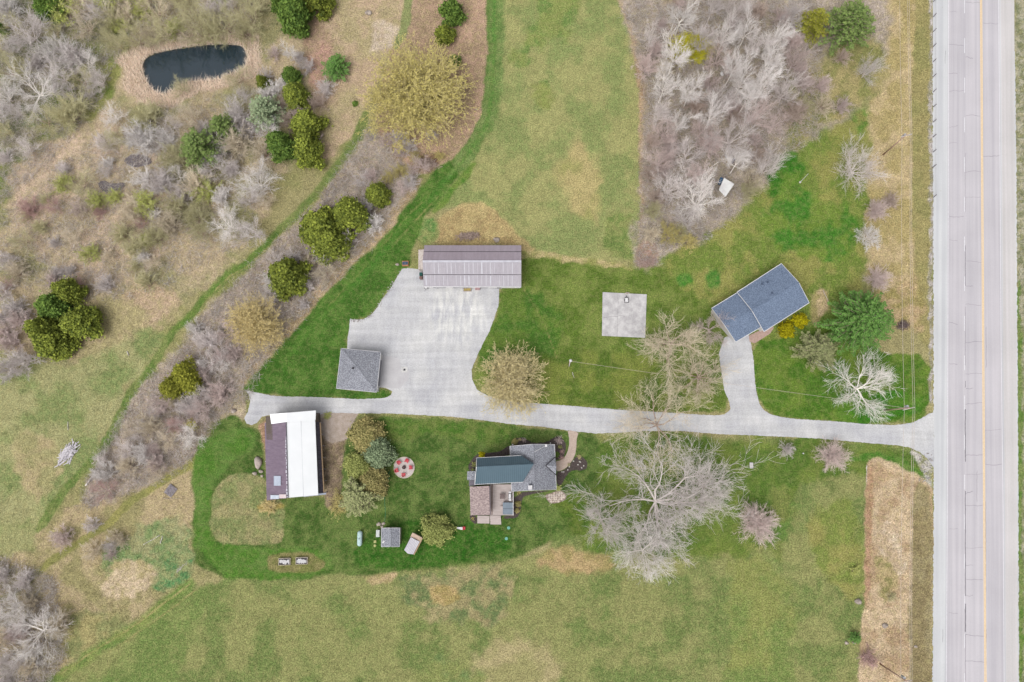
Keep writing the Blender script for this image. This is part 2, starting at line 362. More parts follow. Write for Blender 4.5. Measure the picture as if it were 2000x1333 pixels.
 ([(820,1000),(1000,1040),(1000,1095),(700,1110),(660,1080)], (50,96,28), (66,108,38), 2, 16, 10, .2),
 ([(1090,960),(1170,960),(1150,1020),(1120,1050),(1080,1000)], (96,116,48), (76,104,40), 2, 14, 8, .2),
 (strip([(372,1140),(330,1172),(262,1222),(195,1264),(120,1316)], 2.6), (176,164,112), (140,142,84), 1, 3, 1, .4),
 (strip([(384,1150),(340,1186),(276,1232),(210,1276)], 2.6), (170,160,108), (136,142,84), 1, 3, 1, .4),
 (strip([(700,290),(648,352),(596,414),(545,460),(498,510),(436,548),(390,606)], 2.4), (168,158,108), (128,136,80), 1, 3, 1, .4),
 (strip([(845,372),(800,420),(748,478),(690,548),(640,600)], 2.6), (120,134,72), (84,122,50), 1, 3, 1, .3),
 (strip([(860,378),(815,428),(762,486)], 2.6), (140,142,86), (96,126,58), 1, 3, 1, .3),
 (strip([(1020,560),(1045,600),(1070,650),(1088,700)], 1.6), (140,140,84), (110,124,64), 1, 2, 1, .3),
 (MEAD, (158,152,110), (130,140,90), 2.5, 3, 2, .9),
 ([(520,1090),(535,1080),(600,1078),(628,1092),(636,1105),(620,1118),(525,1118)], (136,130,86), (118,122,70), 1.5, 4, 2, .4),
 # barn yard
 ([(520,805),(620,800),(700,808),(690,825),(676,860),(672,900),(660,990),(640,1000),(632,960),(625,820)], (160,140,120), (128,112,94), 1.5, 4, 3, .6),
 ([(618,803),(700,808),(690,825),(678,858),(650,866),(628,850),(622,820)], (196,182,170), (184,168,154), 1.5, 6, 3, .3),
 ([(500,830),(522,820),(524,900),(516,870),(508,845)], (190,155,130), (160,130,105), 1, 4, 3, .5),
 ([(505,985),(560,985),(548,1000),(510,1000)], (150,140,80), (170,150,90), 1, 5, 4, .6),
 # woods
 (WOODS, (186,172,160), (162,150,136), 3.5, 18, 10, 1),
 ([(1560,150),(1640,190),(1600,270),(1530,300),(1540,220)], (160,150,104), (128,134,76), 2.5, 26, 16, .9),
 ([(1590,110),(1720,60),(1745,160),(1640,230),(1560,250)], (170,158,112), (136,138,84), 2.5, 26, 16, .9),
 ([(1250,460),(1285,480),(1290,515),(1240,525)], (190,160,145), (170,140,125), 1, 6, 4, .8),
 # south-east verge
 (SAND_E, (206,184,154), (186,160,130), 3, 4, 3, .9),
 ([(1783,930),(1822,960),(1822,1420),(1776,1420),(1778,1100)], (158,146,112), (148,134,100), 3, 7, 4, .8),
 ([(1725,1010),(1760,1040),(1770,1110),(1735,1130),(1715,1060)], (216,198,176), (198,176,148), 2, 12, 10, .9),
 ([(1690,912),(1704,912),(1706,1000),(1694,1180),(1684,1180),(1690,1000)], (188,152,126), (170,140,110), 1.5, 5, 4, .9),
 ([(1705,1080),(1745,1100),(1745,1180),(1712,1160)], (150,144,96), (190,170,130), 1, 8, 8, .9),
 ([(1775,873),(1805,888),(1822,905),(1822,960),(1812,945),(1795,910)], (200,195,190), (150,150,120), .8, 4, 4, .6),
 # far right strip
 ([(1980,-400),(3000,-400),(3000,1800),(1990,1800),(1988,900),(1984,400)], (172,168,148), (128,132,100), .7, 3, 2, .8),
 ([(1982,560),(1995,540),(2000,1400),(1988,1400)], (96,128,58), (120,138,80), 2, 4, 3, .4),
 # reeds around the pond
 ([(225,115),(255,100),(290,88),(340,78),(400,74),(450,62),(500,72),(508,110),(500,150),(450,168),(400,178),(360,195),(330,212),(280,196),(245,175),(250,140)], (212,190,170), (186,162,142), 1.5, 8, 6, 1),
]
def eval_ground(PX, PY):
    shp = PX.shape; col = np.zeros(shp + (3,)); rough = np.zeros(shp)
    xm, ym = (PX - 1000) * S, (666.5 - PY) * S
    w1 = fbm(xm / 2.2, ym / 2.2, 11) - .5; w2 = fbm(xm / 2.2 + 50, ym / 2.2, 21) - .5
    w3 = vnoise(xm / .5, ym / .5, 31) - .5; w4 = fbm(xm / 7, ym / 7, 13) - .5; w5 = fbm(xm / 7 + 9, ym / 7, 23) - .5
    for k, (poly, A, B, bs, fe, wp, ro) in enumerate(G):
        if k: poly = smoothpoly(poly, 1)
        P = np.array(poly, float); mg = fe + wp * 2 + 6
        sel = (PX > P[:, 0].min() - mg) & (PX < P[:, 0].max() + mg) & (PY > P[:, 1].min() - mg) & (PY < P[:, 1].max() + mg)
        if not sel.any(): continue
        x, y = PX[sel], PY[sel]
        if k == 0: mk = np.ones(x.shape)
        else:
            wx = x + w1[sel] * wp * 3.2 + w4[sel] * wp * 3 + w3[sel] * 2.0; wy = y + w2[sel] * wp * 3.2 + w5[sel] * wp * 3
            mk = sstep(-fe / 2, fe / 2, sdist(wx, wy, poly))
        q = sstep(.36, .64, fbm(xm[sel] / bs + k * 3.1, ym[sel] / bs, 41 + k % 9))
        a = np.array(sr(*A)); b = np.array(sr(*B))
        c = a * (1 - q[:, None]) + b * q[:, None]
        col[sel] = col[sel] * (1 - mk[:, None]) + c * mk[:, None]
        rough[sel] = rough[sel] * (1 - mk) + ro * mk
    # broad tonal variation
    v = (0.82 + 0.36 * fbm(xm / 1.2, ym / 1.2, 77)) * (0.9 + 0.2 * vnoise(xm / .42, ym / .42, 88))
    col *= v[..., None]
    return col, rough
pond_d = lambda PX, PY: sdist(PX, PY, smoothpoly(POND, 2))

def build_ground():
    ext = [8, 20, 40, 80, 160, 320, 600, 1000, 1600]
    cs = [W(a, b) for a in (0, 2000) for b in (0, 1333)]; m0 = 5
    fx = np.arange(min(c.x for c in cs) - m0, max(c.x for c in cs) + m0, 0.3); fy = np.arange(min(c.y for c in cs) - m0, max(c.y for c in cs) + m0, 0.3)
    xs = np.concatenate([fx[0] - np.array(ext[::-1]), fx, fx[-1] + np.array(ext)])
    ys = np.concatenate([fy[0] - np.array(ext[::-1]), fy, fy[-1] + np.array(ext)])
    X, Y = np.meshgrid(xs, ys); PX, PY = PROJ(X, Y)
    col, rough = eval_ground(PX, PY)
    Z = (fbm(X / .8, Y / .8, 5, 3) - .5) * .22 * np.clip(rough - .25, 0, 1) - .02 * (rough > .25)
    near = (PX > 200) & (PX < 540) & (PY > 40) & (PY < 230)
    pd = np.full(X.shape, -99.0); pd[near] = pond_d(PX[near], PY[near])
    Z = Z - 1.0 * sstep(-6, 16, pd)
    wet = sstep(-4, 1, pd)[..., None]; col = col * (1 - wet) + np.array([.02, .025, .02]) * wet
    ny, nx = X.shape; idx = np.arange(nx * ny).reshape(ny, nx)
    F = np.stack([idx[:-1, :-1], idx[:-1, 1:], idx[1:, 1:], idx[1:, :-1]], -1).reshape(-1, 4)
    V = np.stack([X, Y, Z], -1).reshape(-1, 3)
    c4 = np.concatenate([col.reshape(-1, 3), rough.reshape(-1, 1)], 1)
    me = np_mesh('ground', V, F, True, None, c4)
    m, t, p = new_mat('ground'); p.inputs['Roughness'].default_value = .95; p.inputs['Specular IOR Level'].default_value = .1
    at = N(t, 'ShaderNodeAttribute'); at.attribute_name = 'Col'
    tc = N(t, 'ShaderNodeTexCoord')
    def noise(sc, det):
        n = N(t, 'ShaderNodeTexNoise'); n.inputs['Scale'].default_value = sc; n.inputs['Detail'].default_value = det
        t.links.new(tc.outputs['Object'], n.inputs['Vector']); return n
    def rng(n, a, b, lo=.3, hi=.7):
        r = N(t, 'ShaderNodeMapRange'); r.inputs[1].default_value = lo; r.inputs[2].default_value = hi
        r.inputs[3].default_value = a; r.inputs[4].default_value = b; t.links.new(n.outputs[0], r.inputs[0]); return r
    n1 = noise(3.8, 4); n2 = noise(9.0, 3); n3 = noise(1.1, 4)
    r1 = rng(n1, .68, 1.33, .37, .63); r2 = rng(n2, .82, 1.18, .38, .62); r3 = rng(n3, .0, .5, .44, .64)
    mm = N(t, 'ShaderNodeMath', operation='MULTIPLY'); t.links.new(r1.outputs[0], mm.inputs[0]); t.links.new(r2.outputs[0], mm.inputs[1])
    # straw-coloured flecks
    mx = N(t, 'ShaderNodeMix', data_type='RGBA'); mx.inputs[7].default_value = (*sr(178, 168, 116), 1)
    fa = N(t, 'ShaderNodeMath', operation='MULTIPLY_ADD'); fa.inputs[1].default_value = .8; fa.inputs[2].default_value = .12; t.links.new(at.outputs['Alpha'], fa.inputs[0])
    fm = N(t, 'ShaderNodeMath', operation='MULTIPLY'); t.links.new(fa.outputs[0], fm.inputs[0]); t.links.new(r3.outputs[0], fm.inputs[1])
    t.links.new(fm.outputs[0], mx.inputs[0]); t.links.new(at.outputs['Color'], mx.inputs[6])
    vm = N(t, 'ShaderNodeVectorMath', operation='SCALE'); t.links.new(mx.outputs[2], vm.inputs[0]); t.links.new(mm.outputs[0], vm.inputs[3])
    t.links.new(vm.outputs[0], p.inputs['Base Color'])
    b = N(t, 'ShaderNodeBump'); b.inputs['Strength'].default_value = .6; b.inputs['Distance'].default_value = .12
    t.links.new(n1.outputs[0], b.inputs['Height']); t.links.new(b.outputs[0], p.inputs['Normal'])
    me.materials.append(m); o = bpy.data.objects.new('ground', me); C.objects.link(o); struct(o)
build_ground()

# ------------------------------------------------------------------ roads, drive, water
gravel = mat('drive_gravel', sr(216,214,214), sr(203,201,203), .25, 5, .95, spread=.3, bump=.1, fine=(9, .05))
def drive_mat():
    m, t, p = new_mat('drive_surface'); p.inputs['Roughness'].default_value = .95
    tc = N(t, 'ShaderNodeTexCoord')
    n1 = N(t, 'ShaderNodeTexNoise'); n1.inputs['Scale'].default_value = .16; n1.inputs['Detail'].default_value = 6
    n2 = N(t, 'ShaderNodeTexNoise'); n2.inputs['Scale'].default_value = 4; n2.inputs['Detail'].default_value = 4
    n3 = N(t, 'ShaderNodeTexNoise'); n3.inputs['Scale'].default_value = .9; n3.inputs['Detail'].default_value = 3
    mp = N(t, 'ShaderNodeMapping'); mp.inputs['Scale'].default_value = (1.2, .3, 1); t.links.new(tc.outputs['Object'], mp.inputs[0])
    t.links.new(tc.outputs['Object'], n1.inputs[0]); t.links.new(tc.outputs['Object'], n2.inputs[0]); t.links.new(mp.outputs[0], n3.inputs[0])
    cr = N(t, 'ShaderNodeValToRGB'); cr.color_ramp.elements[0].position = .36; cr.color_ramp.elements[0].color = (*sr(194,194,199), 1)
    cr.color_ramp.elements[1].position = .66; cr.color_ramp.elements[1].color = (*sr(218,217,217), 1)
    t.links.new(n1.outputs[0], cr.inputs[0])
    a = N(t, 'ShaderNodeMapRange'); a.inputs[1].default_value = .3; a.inputs[2].default_value = .7; a.inputs[1].default_value = .38; a.inputs[2].default_value = .62; a.inputs[3].default_value = .88; a.inputs[4].default_value = 1.06
    t.links.new(n2.outputs[0], a.inputs[0])
    b = N(t, 'ShaderNodeMapRange'); b.inputs[1].default_value = .35; b.inputs[2].default_value = .7; b.inputs[3].default_value = .95; b.inputs[4].default_value = 1.07
    t.links.new(n3.outputs[0], b.inputs[0])
    mm = N(t, 'ShaderNodeMath', operation='MULTIPLY'); t.links.new(a.outputs[0], mm.inputs[0]); t.links.new(b.outputs[0], mm.inputs[1])
    mp2 = N(t, 'ShaderNodeMapping'); mp2.inputs['Scale'].default_value = (.06, 1.1, 1); mp2.inputs['Rotation'].default_value = (0, 0, .08); t.links.new(tc.outputs['Object'], mp2.inputs[0])
    n4 = N(t, 'ShaderNodeTexNoise'); n4.inputs['Scale'].default_value = .9; n4.inputs['Detail'].default_value = 4; t.links.new(mp2.outputs[0], n4.inputs[0])
    d4 = N(t, 'ShaderNodeMapRange'); d4.inputs[1].default_value = .38; d4.inputs[2].default_value = .64; d4.inputs[3].default_value = .93; d4.inputs[4].default_value = 1.06; t.links.new(n4.outputs[0], d4.inputs[0])
    m2 = N(t, 'ShaderNodeMath', operation='MULTIPLY'); t.links.new(mm.outputs[0], m2.inputs[0]); t.links.new(d4.outputs[0], m2.inputs[1])
    # pale dusty area in front of the workshop
    yc = W(895, 615); vd = N(t, 'ShaderNodeVectorMath', operation='DISTANCE'); vd.inputs[1].default_value = (yc.x, yc.y, 0); t.links.new(tc.outputs['Object'], vd.inputs[0])
    rd = N(t, 'ShaderNodeMapRange'); rd.interpolation_type = 'SMOOTHSTEP'; rd.inputs[1].default_value = 9.5; rd.inputs[2].default_value = 3.5; t.links.new(vd.outputs['Value'], rd.inputs[0])
    n5 = N(t, 'ShaderNodeTexNoise'); n5.inputs['Scale'].default_value = .8; n5.inputs['Detail'].default_value = 7; t.links.new(mp.outputs[0], n5.inputs[0])
    r5 = N(t, 'ShaderNodeMapRange'); r5.inputs[1].default_value = .42; r5.inputs[2].default_value = .6; t.links.new(n5.outputs[0], r5.inputs[0])
    m5 = N(t, 'ShaderNodeMath', operation='MULTIPLY'); t.links.new(rd.outputs[0], m5.inputs[0]); t.links.new(r5.outputs[0], m5.inputs[1])
    mx = N(t, 'ShaderNodeMix', data_type='RGBA'); mx.inputs[7].default_value = (*sr(231, 230, 227), 1); t.links.new(m5.outputs[0], mx.inputs[0]); t.links.new(cr.outputs[0], mx.inputs[6])
    vm = N(t, 'ShaderNodeVectorMath', operation='SCALE'); t.links.new(mx.outputs[2], vm.inputs[0]); t.links.new(m2.outputs[0], vm.inputs[3])
    t.links.new(vm.outputs[0], p.inputs['Base Color']); return m
DRIVE = [(1824,806),(1815,808),(1800,817),(1785,825),(1765,829),(1740,831),(1680,828),(1625,823),(1570,820),(1530,816),(1505,810),(1490,800),(1483,788),(1477,765),(1474,740),(1472,705),(1467,672),(1462,655),(1440,650),(1415,660),(1404,690),(1408,720),(1414,760),(1424,785),(1427,800),(1415,810),(1395,812),(1300,806),(1225,802),(1160,797),(1100,792),(1060,789),(1000,784),(955,774),(932,762),(922,742),(921,722),(930,700),(943,672),(956,648),(966,620),(974,595),(975,562),(970,545),(830,545),(824,527),(797,524),(785,526),(772,548),(762,565),(748,582),(738,600),(722,618),(710,624),(697,625),(684,624),(682,640),(679,660),(678,690),(740,690),(744,757),(756,759),(766,765),(764,772),(752,777),(735,779),(700,780),(660,778),(620,776),(560,775),(530,773),(505,768),(488,764),(478,761),(486,772),(489,785),(484,805),(477,818),(482,828),(492,831),(502,826),(512,814),(522,812),(620,812),(640,806),(700,808),(760,808),(800,810),(880,814),(950,822),(1000,829),(1060,834),(1108,841),(1130,844),(1165,847),(1205,846),(1250,842),(1330,842),(1400,848),(1500,852),(1600,857),(1700,866),(1750,870),(1775,874),(1797,884),(1812,897),(1824,915)]
sheet('driveway', ragged(DRIVE, 3, .55, 3), .030, drive_mat())
apron = mat('apron_concrete', sr(208,206,208), sr(196,193,196), .5, 5, .9, spread=.4, fine=(5, .05))
sheet('apron_pavement', ragged([(738,694),(781,700),(783,722),(800,724),(798,742),(780,760),(745,757),(738,757)], 4, .3, 5), .036, apron)
sheet('barn_gravel_path', ragged([(618,803),(640,805),(700,808),(690,825),(678,858),(650,866),(628,850),(622,820)], 3, 1.2, 8), .018,
      mat('barn_gravel', sr(192,178,168), sr(172,156,142), 1.2, 6, .95, spread=.4, fine=(6, .12)))
paver = mat('walk_pavers', sr(205,186,172), sr(186,166,154), 3, 4, .9, spread=.4, fine=(8, .07))
sheet('front_walk', ragged(smoothpoly([(1108,840),(1111,852),(1112,868),(1108,884),(1102,895),(1094,900),(1085,901),(1086,921),(1096,920),(1106,914),(1116,903),(1123,890),(1126,874),(1126,858),(1131,844)], 1), 3, .25, 9), .037, paver)
stonep = mat('patio_stone', sr(226,212,198), sr(196,178,166), 4, 3, .9, spread=.25, fine=(6, .12))
sheet('cottage_patio_path', [(1462,656),(1500,638),(1512,640),(1504,652),(1474,671),(1464,668)], .038, mat('pink_paving', sr(200,172,160), sr(180,152,142), 3, 4, .9))

def road_mat(name, A, B, sx=2.2, c=.06):
    m, t, p = new_mat(name); p.inputs['Roughness'].default_value = .9
    tc = N(t, 'ShaderNodeTexCoord')
    ra = W(1885, 0); rb = W(1887, 1333); m0 = N(t, 'ShaderNodeMapping'); m0.inputs['Rotation'].default_value = (0, 0, math.atan2(ra.x - rb.x, ra.y - rb.y)); t.links.new(tc.outputs['Object'], m0.inputs[0])
    mp = N(t, 'ShaderNodeMapping'); mp.inputs['Scale'].default_value = (sx, .02, 1); t.links.new(m0.outputs[0], mp.inputs[0])
    n1 = N(t, 'ShaderNodeTexNoise'); n1.inputs['Scale'].default_value = .8; n1.inputs['Detail'].default_value = 5; t.links.new(mp.outputs[0], n1.inputs[0])
    n2 = N(t, 'ShaderNodeTexNoise'); n2.inputs['Scale'].default_value = 6; n2.inputs['Detail'].default_value = 4; t.links.new(tc.outputs['Object'], n2.inputs[0])
    n3 = N(t, 'ShaderNodeTexNoise'); n3.inputs['Scale'].default_value = .12; n3.inputs['Detail'].default_value = 4; t.links.new(tc.outputs['Object'], n3.inputs[0])
    cr = N(t, 'ShaderNodeMix', data_type='RGBA'); cr.inputs[6].default_value = (*A, 1); cr.inputs[7].default_value = (*B, 1)
    r = N(t, 'ShaderNodeMapRange'); r.inputs[1].default_value = .36; r.inputs[2].default_value = .64; t.links.new(n1.outputs[0], r.inputs[0]); t.links.new(r.outputs[0], cr.inputs[0])
    a = N(t, 'ShaderNodeMapRange'); a.inputs[1].default_value = .3; a.inputs[2].default_value = .7; a.inputs[3].default_value = 1 - c; a.inputs[4].default_value = 1 + c
    t.links.new(n2.outputs[0], a.inputs[0])
    b = N(t, 'ShaderNodeMapRange'); b.inputs[1].default_value = .3; b.inputs[2].default_value = .7; b.inputs[3].default_value = .95; b.inputs[4].default_value = 1.05
    t.links.new(n3.outputs[0], b.inputs[0])
    mm = N(t, 'ShaderNodeMath', operation='MULTIPLY'); t.links.new(a.outputs[0], mm.inputs[0]); t.links.new(b.outputs[0], mm.inputs[1])
    vm = N(t, 'ShaderNodeVectorMath', operation='SCALE'); t.links.new(cr.outputs[2], vm.inputs[0]); t.links.new(mm.outputs[0], vm.inputs[3])
    t.links.new(vm.outputs[0], p.inputs['Base Color']); return m
def vline(ctrl):
    ys = [c[1] for c in ctrl]; xs = [c[0] for c in ctrl]
    return lambda y: float(np.interp(y, ys, xs))
LE = vline([(1853,-600),(1852.5,0),(1852,333),(1851,666),(1850,1000),(1848,1333),(1846,1900)])
RE = vline([(1947,-600),(1950,0),(1953,333),(1955,666),(1959,1000),(1961,1333),(1965,1900)])
YL = vline([(1912,-600),(1916,0),(1918,333),(1920,666),(1922,1000),(1924.5,1333),(1928,1900)])
DL = lambda y: 1883.7
SL = vline([(1820,-600),(1821,0),(1822,333),(1823,666),(1823.5,1000),(1821,1333),(1820,1900)])
SR = vline([(1976,-600),(1981,0),(1985,333),(1987,666),(1989,1000),(1990,1333),(1995,1900)])
def vstrip(a, b, y0=-2600, y1=3900, step=20, ja=0, jb=0, seed=1):
    rr = random.Random(seed); L, R = [], []; y = y0
    while y < y1:
        st = step if -80 < y < 1420 else 300
        L.append((a(y) + rr.uniform(-ja, ja), y)); R.append((b(y) + rr.uniform(-jb, jb), y)); y += st
    L.append((a(y1), y1)); R.append((b(y1), y1))
    return L + R[::-1]
sheet('road_shoulder', vstrip(SL, SR, step=3, ja=1.3, jb=1.1), .024, road_mat('shoulder', sr(215,216,218), sr(200,201,205), 1.6, .05))
sheet('road_shoulder_edge', vstrip(lambda y: RE(y) + 4, lambda y: SR(y) - 2, step=3, ja=.3, jb=1.5, seed=3), .029, road_mat('shoulder_dusty', sr(216,211,212), sr(203,199,198), 1.6, .07))
sheet('road', vstrip(lambda y: LE(y) - 1.5, lambda y: RE(y) + 2), .034, road_mat('asphalt', sr(208,203,208), sr(193,189,195), 1.6, .04))
white = mat('line_white', sr(244,243,247), sr(228,227,232), 3, 4, .7, fine=(5, .05))
yellow = mat('line_yellow', sr(250,220,172), sr(240,208,160), 3, 4, .7, fine=(5, .06))
sheet('road_marking_edge', vstrip(lambda y: LE(y) - .55, lambda y: LE(y) + .55), .040, white)
sheet('road_marking_edge', vstrip(lambda y: RE(y) - .55, lambda y: RE(y) + .55), .040, white)
sheet('road_marking_centre', vstrip(lambda y: YL(y) - 2.1, lambda y: YL(y) - .35), .040, yellow)
sheet('road_marking_centre', vstrip(lambda y: YL(y) + .35, lambda y: YL(y) + 2.1), .040, yellow)
y = -700
while y < 2000:
    yy = y
    sheet('road_marking_dash', [(1883.1, yy), (1884.3, yy), (1884.3, yy + 29), (1883.1, yy + 29)], .040, white); y += 77.5
def cracks():
    rr = random.Random(5); mb = MB()
    def line(pts, wd):
        P = [W(*p) for p in pts]
        for a, b in zip(P, P[1:]):
            d = (b - a); n = Vector((-d.y, d.x, 0)).normalized() * wd / 2
            a2, b2 = a - d * .08, b + d * .08
            q = [a2 - n, b2 - n, b2 + n, a2 + n]; mb.poly([(v.x, v.y, .038 + rr.random() * .001) for v in q])
    y = -40.0
    while y < 1380:
        x0, x1 = rr.choice([(1886, YL(y) - 3), (1886, YL(y) - 3), (1854, 1882), (YL(y) + 3, RE(y) - 1), (1854, 1870), (1886, 1900)])
        n = 7; yy = y; pts = []
        for k in range(n):
            pts.append((x0 + (x1 - x0) * k / (n - 1), yy)); yy += rr.uniform(-1.4, 1.4)
        line(pts, rr.uniform(.03, .07)); y += rr.uniform(16, 55)
    for (ya, yb, wd) in [(480,560,.09),(600,720,.06),(745,760,.1),(800,905,.16),(960,1170,.14),(1180,1235,.2),(1240,1333,.06),(300,420,.04)]:
        pts = []; yy = ya
        while yy < yb: pts.append((1885.3 + rr.uniform(-.35, .35), yy)); yy += 6
        line(pts, wd)
    for (xa, ya, yb) in [(1926,640,720),(1925,980,1180),(1926,1230,1420),(1908,920,985),(1846,100,125),(1841,1230,1260)]:
        pts = []; yy = ya
        while yy < yb: pts.append((xa + rr.uniform(-.5, .5), yy)); yy += 6
        line(pts, .05)
    o = mb.build('road_cracks', mat('crack_tar', sr(150,146,152), sr(120,118,124), 2)); struct(o)
cracks()

m, t, p = new_mat('water'); p.inputs['Base Color'].default_value = (.006, .018, .028, 1); p.inputs['Roughness'].default_value = .06
p.inputs['IOR'].default_value = 1.6; p.inputs['Specular IOR Level'].default_value = .8
nb = N(t, 'ShaderNodeTexNoise'); nb.inputs['Scale'].default_value = 2.5; tc = N(t, 'ShaderNodeTexCoord'); t.links.new(tc.outputs['Object'], nb.inputs[0])
b_ = N(t, 'ShaderNodeBump'); b_.inputs['Strength'].default_value = .05; b_.inputs['Distance'].default_value = .05
t.links.new(nb.outputs[0], b_.inputs['Height']); t.links.new(b_.outputs[0], p.inputs['Normal'])
pp = [(380 + (x - 380) * 1.03, 130 + (y - 130) * 1.05) for x, y in smoothpoly(POND, 2)]
o = sheet('pond_water', pp, -.30, m)
m2, t2, p2 = new_mat('puddle_water'); p2.inputs['Base Color'].default_value = (*sr(112,104,108), 1); p2.inputs['Roughness'].default_value = .15
sheet('puddle_water', ragged(smoothpoly([(190,362),(200,352),(222,360),(246,356),(243,368),(225,374),(205,378)], 1), 3, .8, 4), .05, m2)
sheet('puddle_water', ragged(smoothpoly([(240,312),(262,300),(290,305),(300,320),(270,328),(250,325)], 1), 3, .8, 6), .05, m2)

# ------------------------------------------------------------------ building materials
shingle_grey = mat('shingle_grey', sr(170,172,180), sr(122,124,134), 5.5, 4, .9, spread=.16, fine=(1.2, .05), stretch=(1, 1, 1))
shingle_blue = mat('shingle_blue', sr(132,148,172), sr(98,112,136), 6, 4, .9, spread=.18, fine=(1.2, .04))
shingle_brown = mat('shingle_brown', sr(196,178,174), sr(140,122,122), 3, 4, .9, spread=.2, stretch=(.9, 3.2, 1), fine=(5, .08))
metal_teal = mat('metal_teal', sr(92,116,130), sr(84,108,122), .6, 3, .42, spread=.5, spec=.4)
metal_grey = mat('metal_grey', sr(188,183,190), sr(172,166,174), .8, 5, .6, spread=.5, stretch=(3, .4, 1), fine=(3, .04))
metal_mauve_shaded = mat('metal_mauve_shaded', sr(186,174,184), sr(170,157,167), .6, 5, .6, spread=.5, stretch=(3, .4, 1), fine=(3, .04))  # workshop's north slope: mauve, with its shade from the sun painted in
metal_pale = mat('metal_pale', sr(212,211,220), sr(198,196,206), 1.5, 4, .5)
metal_white = mat('metal_white', (.86,.87,.885), (.80,.815,.83), .4, 4, .5, spread=.5)
metal_purple = mat('metal_purple', sr(146,130,146), sr(126,110,128), 1.0, 4, .7, spread=.4, stretch=(.5, 4, 1), fine=(2, .07))
metal_dark = mat('metal_dark', sr(96,90,102), sr(60,56,66), 2, 5, .6, spread=.3, stretch=(.5, 3, 1))
trim_white = mat('trim_white', sr(236,234,236), sr(222,220,222), 2, 3, .6)
siding = mat('siding_white', sr(226,224,222), sr(212,210,210), 1.2, 3, .7)
siding_tan = mat('siding_tan', sr(196,186,172), sr(182,170,156), 1.2, 3, .8)
siding_barn = mat('barn_boards', sr(120,108,100), sr(88,78,72), 2, 5, .9, stretch=(6, 6, .4))
glass_m = mat('window_glass', (.03, .04, .05), (.05, .06, .07), 1, 2, .1, spec=.6)
door_m = mat('door_paint', sr(150,150,156), sr(138,138,144), 1, 2, .5)
dark_m = mat('dark_metal', sr(70,68,74), sr(52,50,56), 2, 3, .6)
wood_tan = mat('wood_tan', sr(200,172,140), sr(172,144,112), 3, 4, .85, stretch=(1, 5, 1))
wood_grey = mat('wood_grey', sr(180,172,176), sr(134,126,132), 4, 4, .9)
wood_pale = mat('wood_pale', sr(214,204,198), sr(186,172,164), 3, 4, .9)
wood_orange = mat('wood_orange', sr(206,150,110), sr(180,124,88), 3, 4, .85)
deck_m = mat('deck_boards', sr(206,194,190), sr(192,178,174), 1.4, 4, .85, stretch=(.6, 5, 1), fine=(4, .04))
red_m = mat('red_plastic', sr(222,70,84), sr(200,56,70), 2, 2, .5)
stone_m = mat('field_stone', sr(196,184,172), sr(160,148,140), 1.5, 4, .9, fine=(5, .1))
concrete = mat('concrete', sr(214,211,211), sr(186,183,184), .7, 8, .9, spread=.25, fine=(4, .1))
mulch = mat('mulch', sr(96,84,82), sr(70,62,60), 4, 4, .95, spread=.3, fine=(9, .2))

def lerp(a, b, t): return Vector(a) * (1 - t) + Vector(b) * t
def ribs(mb, e0, e1, r0, r1, n, wd=.05, ht=.04, lift=.0):
    for k in range(n + 1):
        t_ = k / n; a = lerp(e0, e1, t_); b = lerp(r0, r1, t_); mb.bar(a + Vector((0, 0, lift + ht / 2)), b + Vector((0, 0, lift + ht / 2)), wd, ht)
    return mb
def inset(poly, d):
    c = sum((Vector(p[:2]) for p in poly), Vector((0, 0))) / len(poly); out = []
    for p in poly:
        v = Vector(p[:2]) - c; out.append(c + v * (1 - d / max(v.length, .1)))
    return out
def on_wall(parent, name, a, b, t0, t1, z0, z1, m, out=1, th=.06, frame=None):
    """a box set on the wall line a-b (2D), between fractions t0..t1, centred 2 cm proud of it"""
    a, b = Vector(a[:2]), Vector(b[:2]); d = (b - a); n = Vector((d.y, -d.x)).normalized() * out
    p0, p1 = a + d * t0, a + d * t1
    mb = MB()
    def bx(p0, p1, z0, z1, o0, o1):
        q = [p0 + n * o0, p1 + n * o0, p1 + n * o1, p0 + n * o1]
        mb2.prism([(v.x, v.y) for v in q], z0, z1)
    if frame:
        mb2 = MB(); e = d.normalized() * .08
        bx(p0 - e, p0, z0, z1, -.02, th + .03); bx(p1, p1 + e, z0, z1, -.02, th + .03)
        bx(p0 - e, p1 + e, z1, z1 + .08, -.02, th + .03); bx(p0 - e, p1 + e, z0 - .08, z0, -.02, th + .05)
        f = mb2.build('window_frame' if 'window' in name else 'door_frame', frame, parent)
    mb2 = MB(); bx(p0, p1, z0, z1, -.02, th); return mb2.build(name, m, parent)

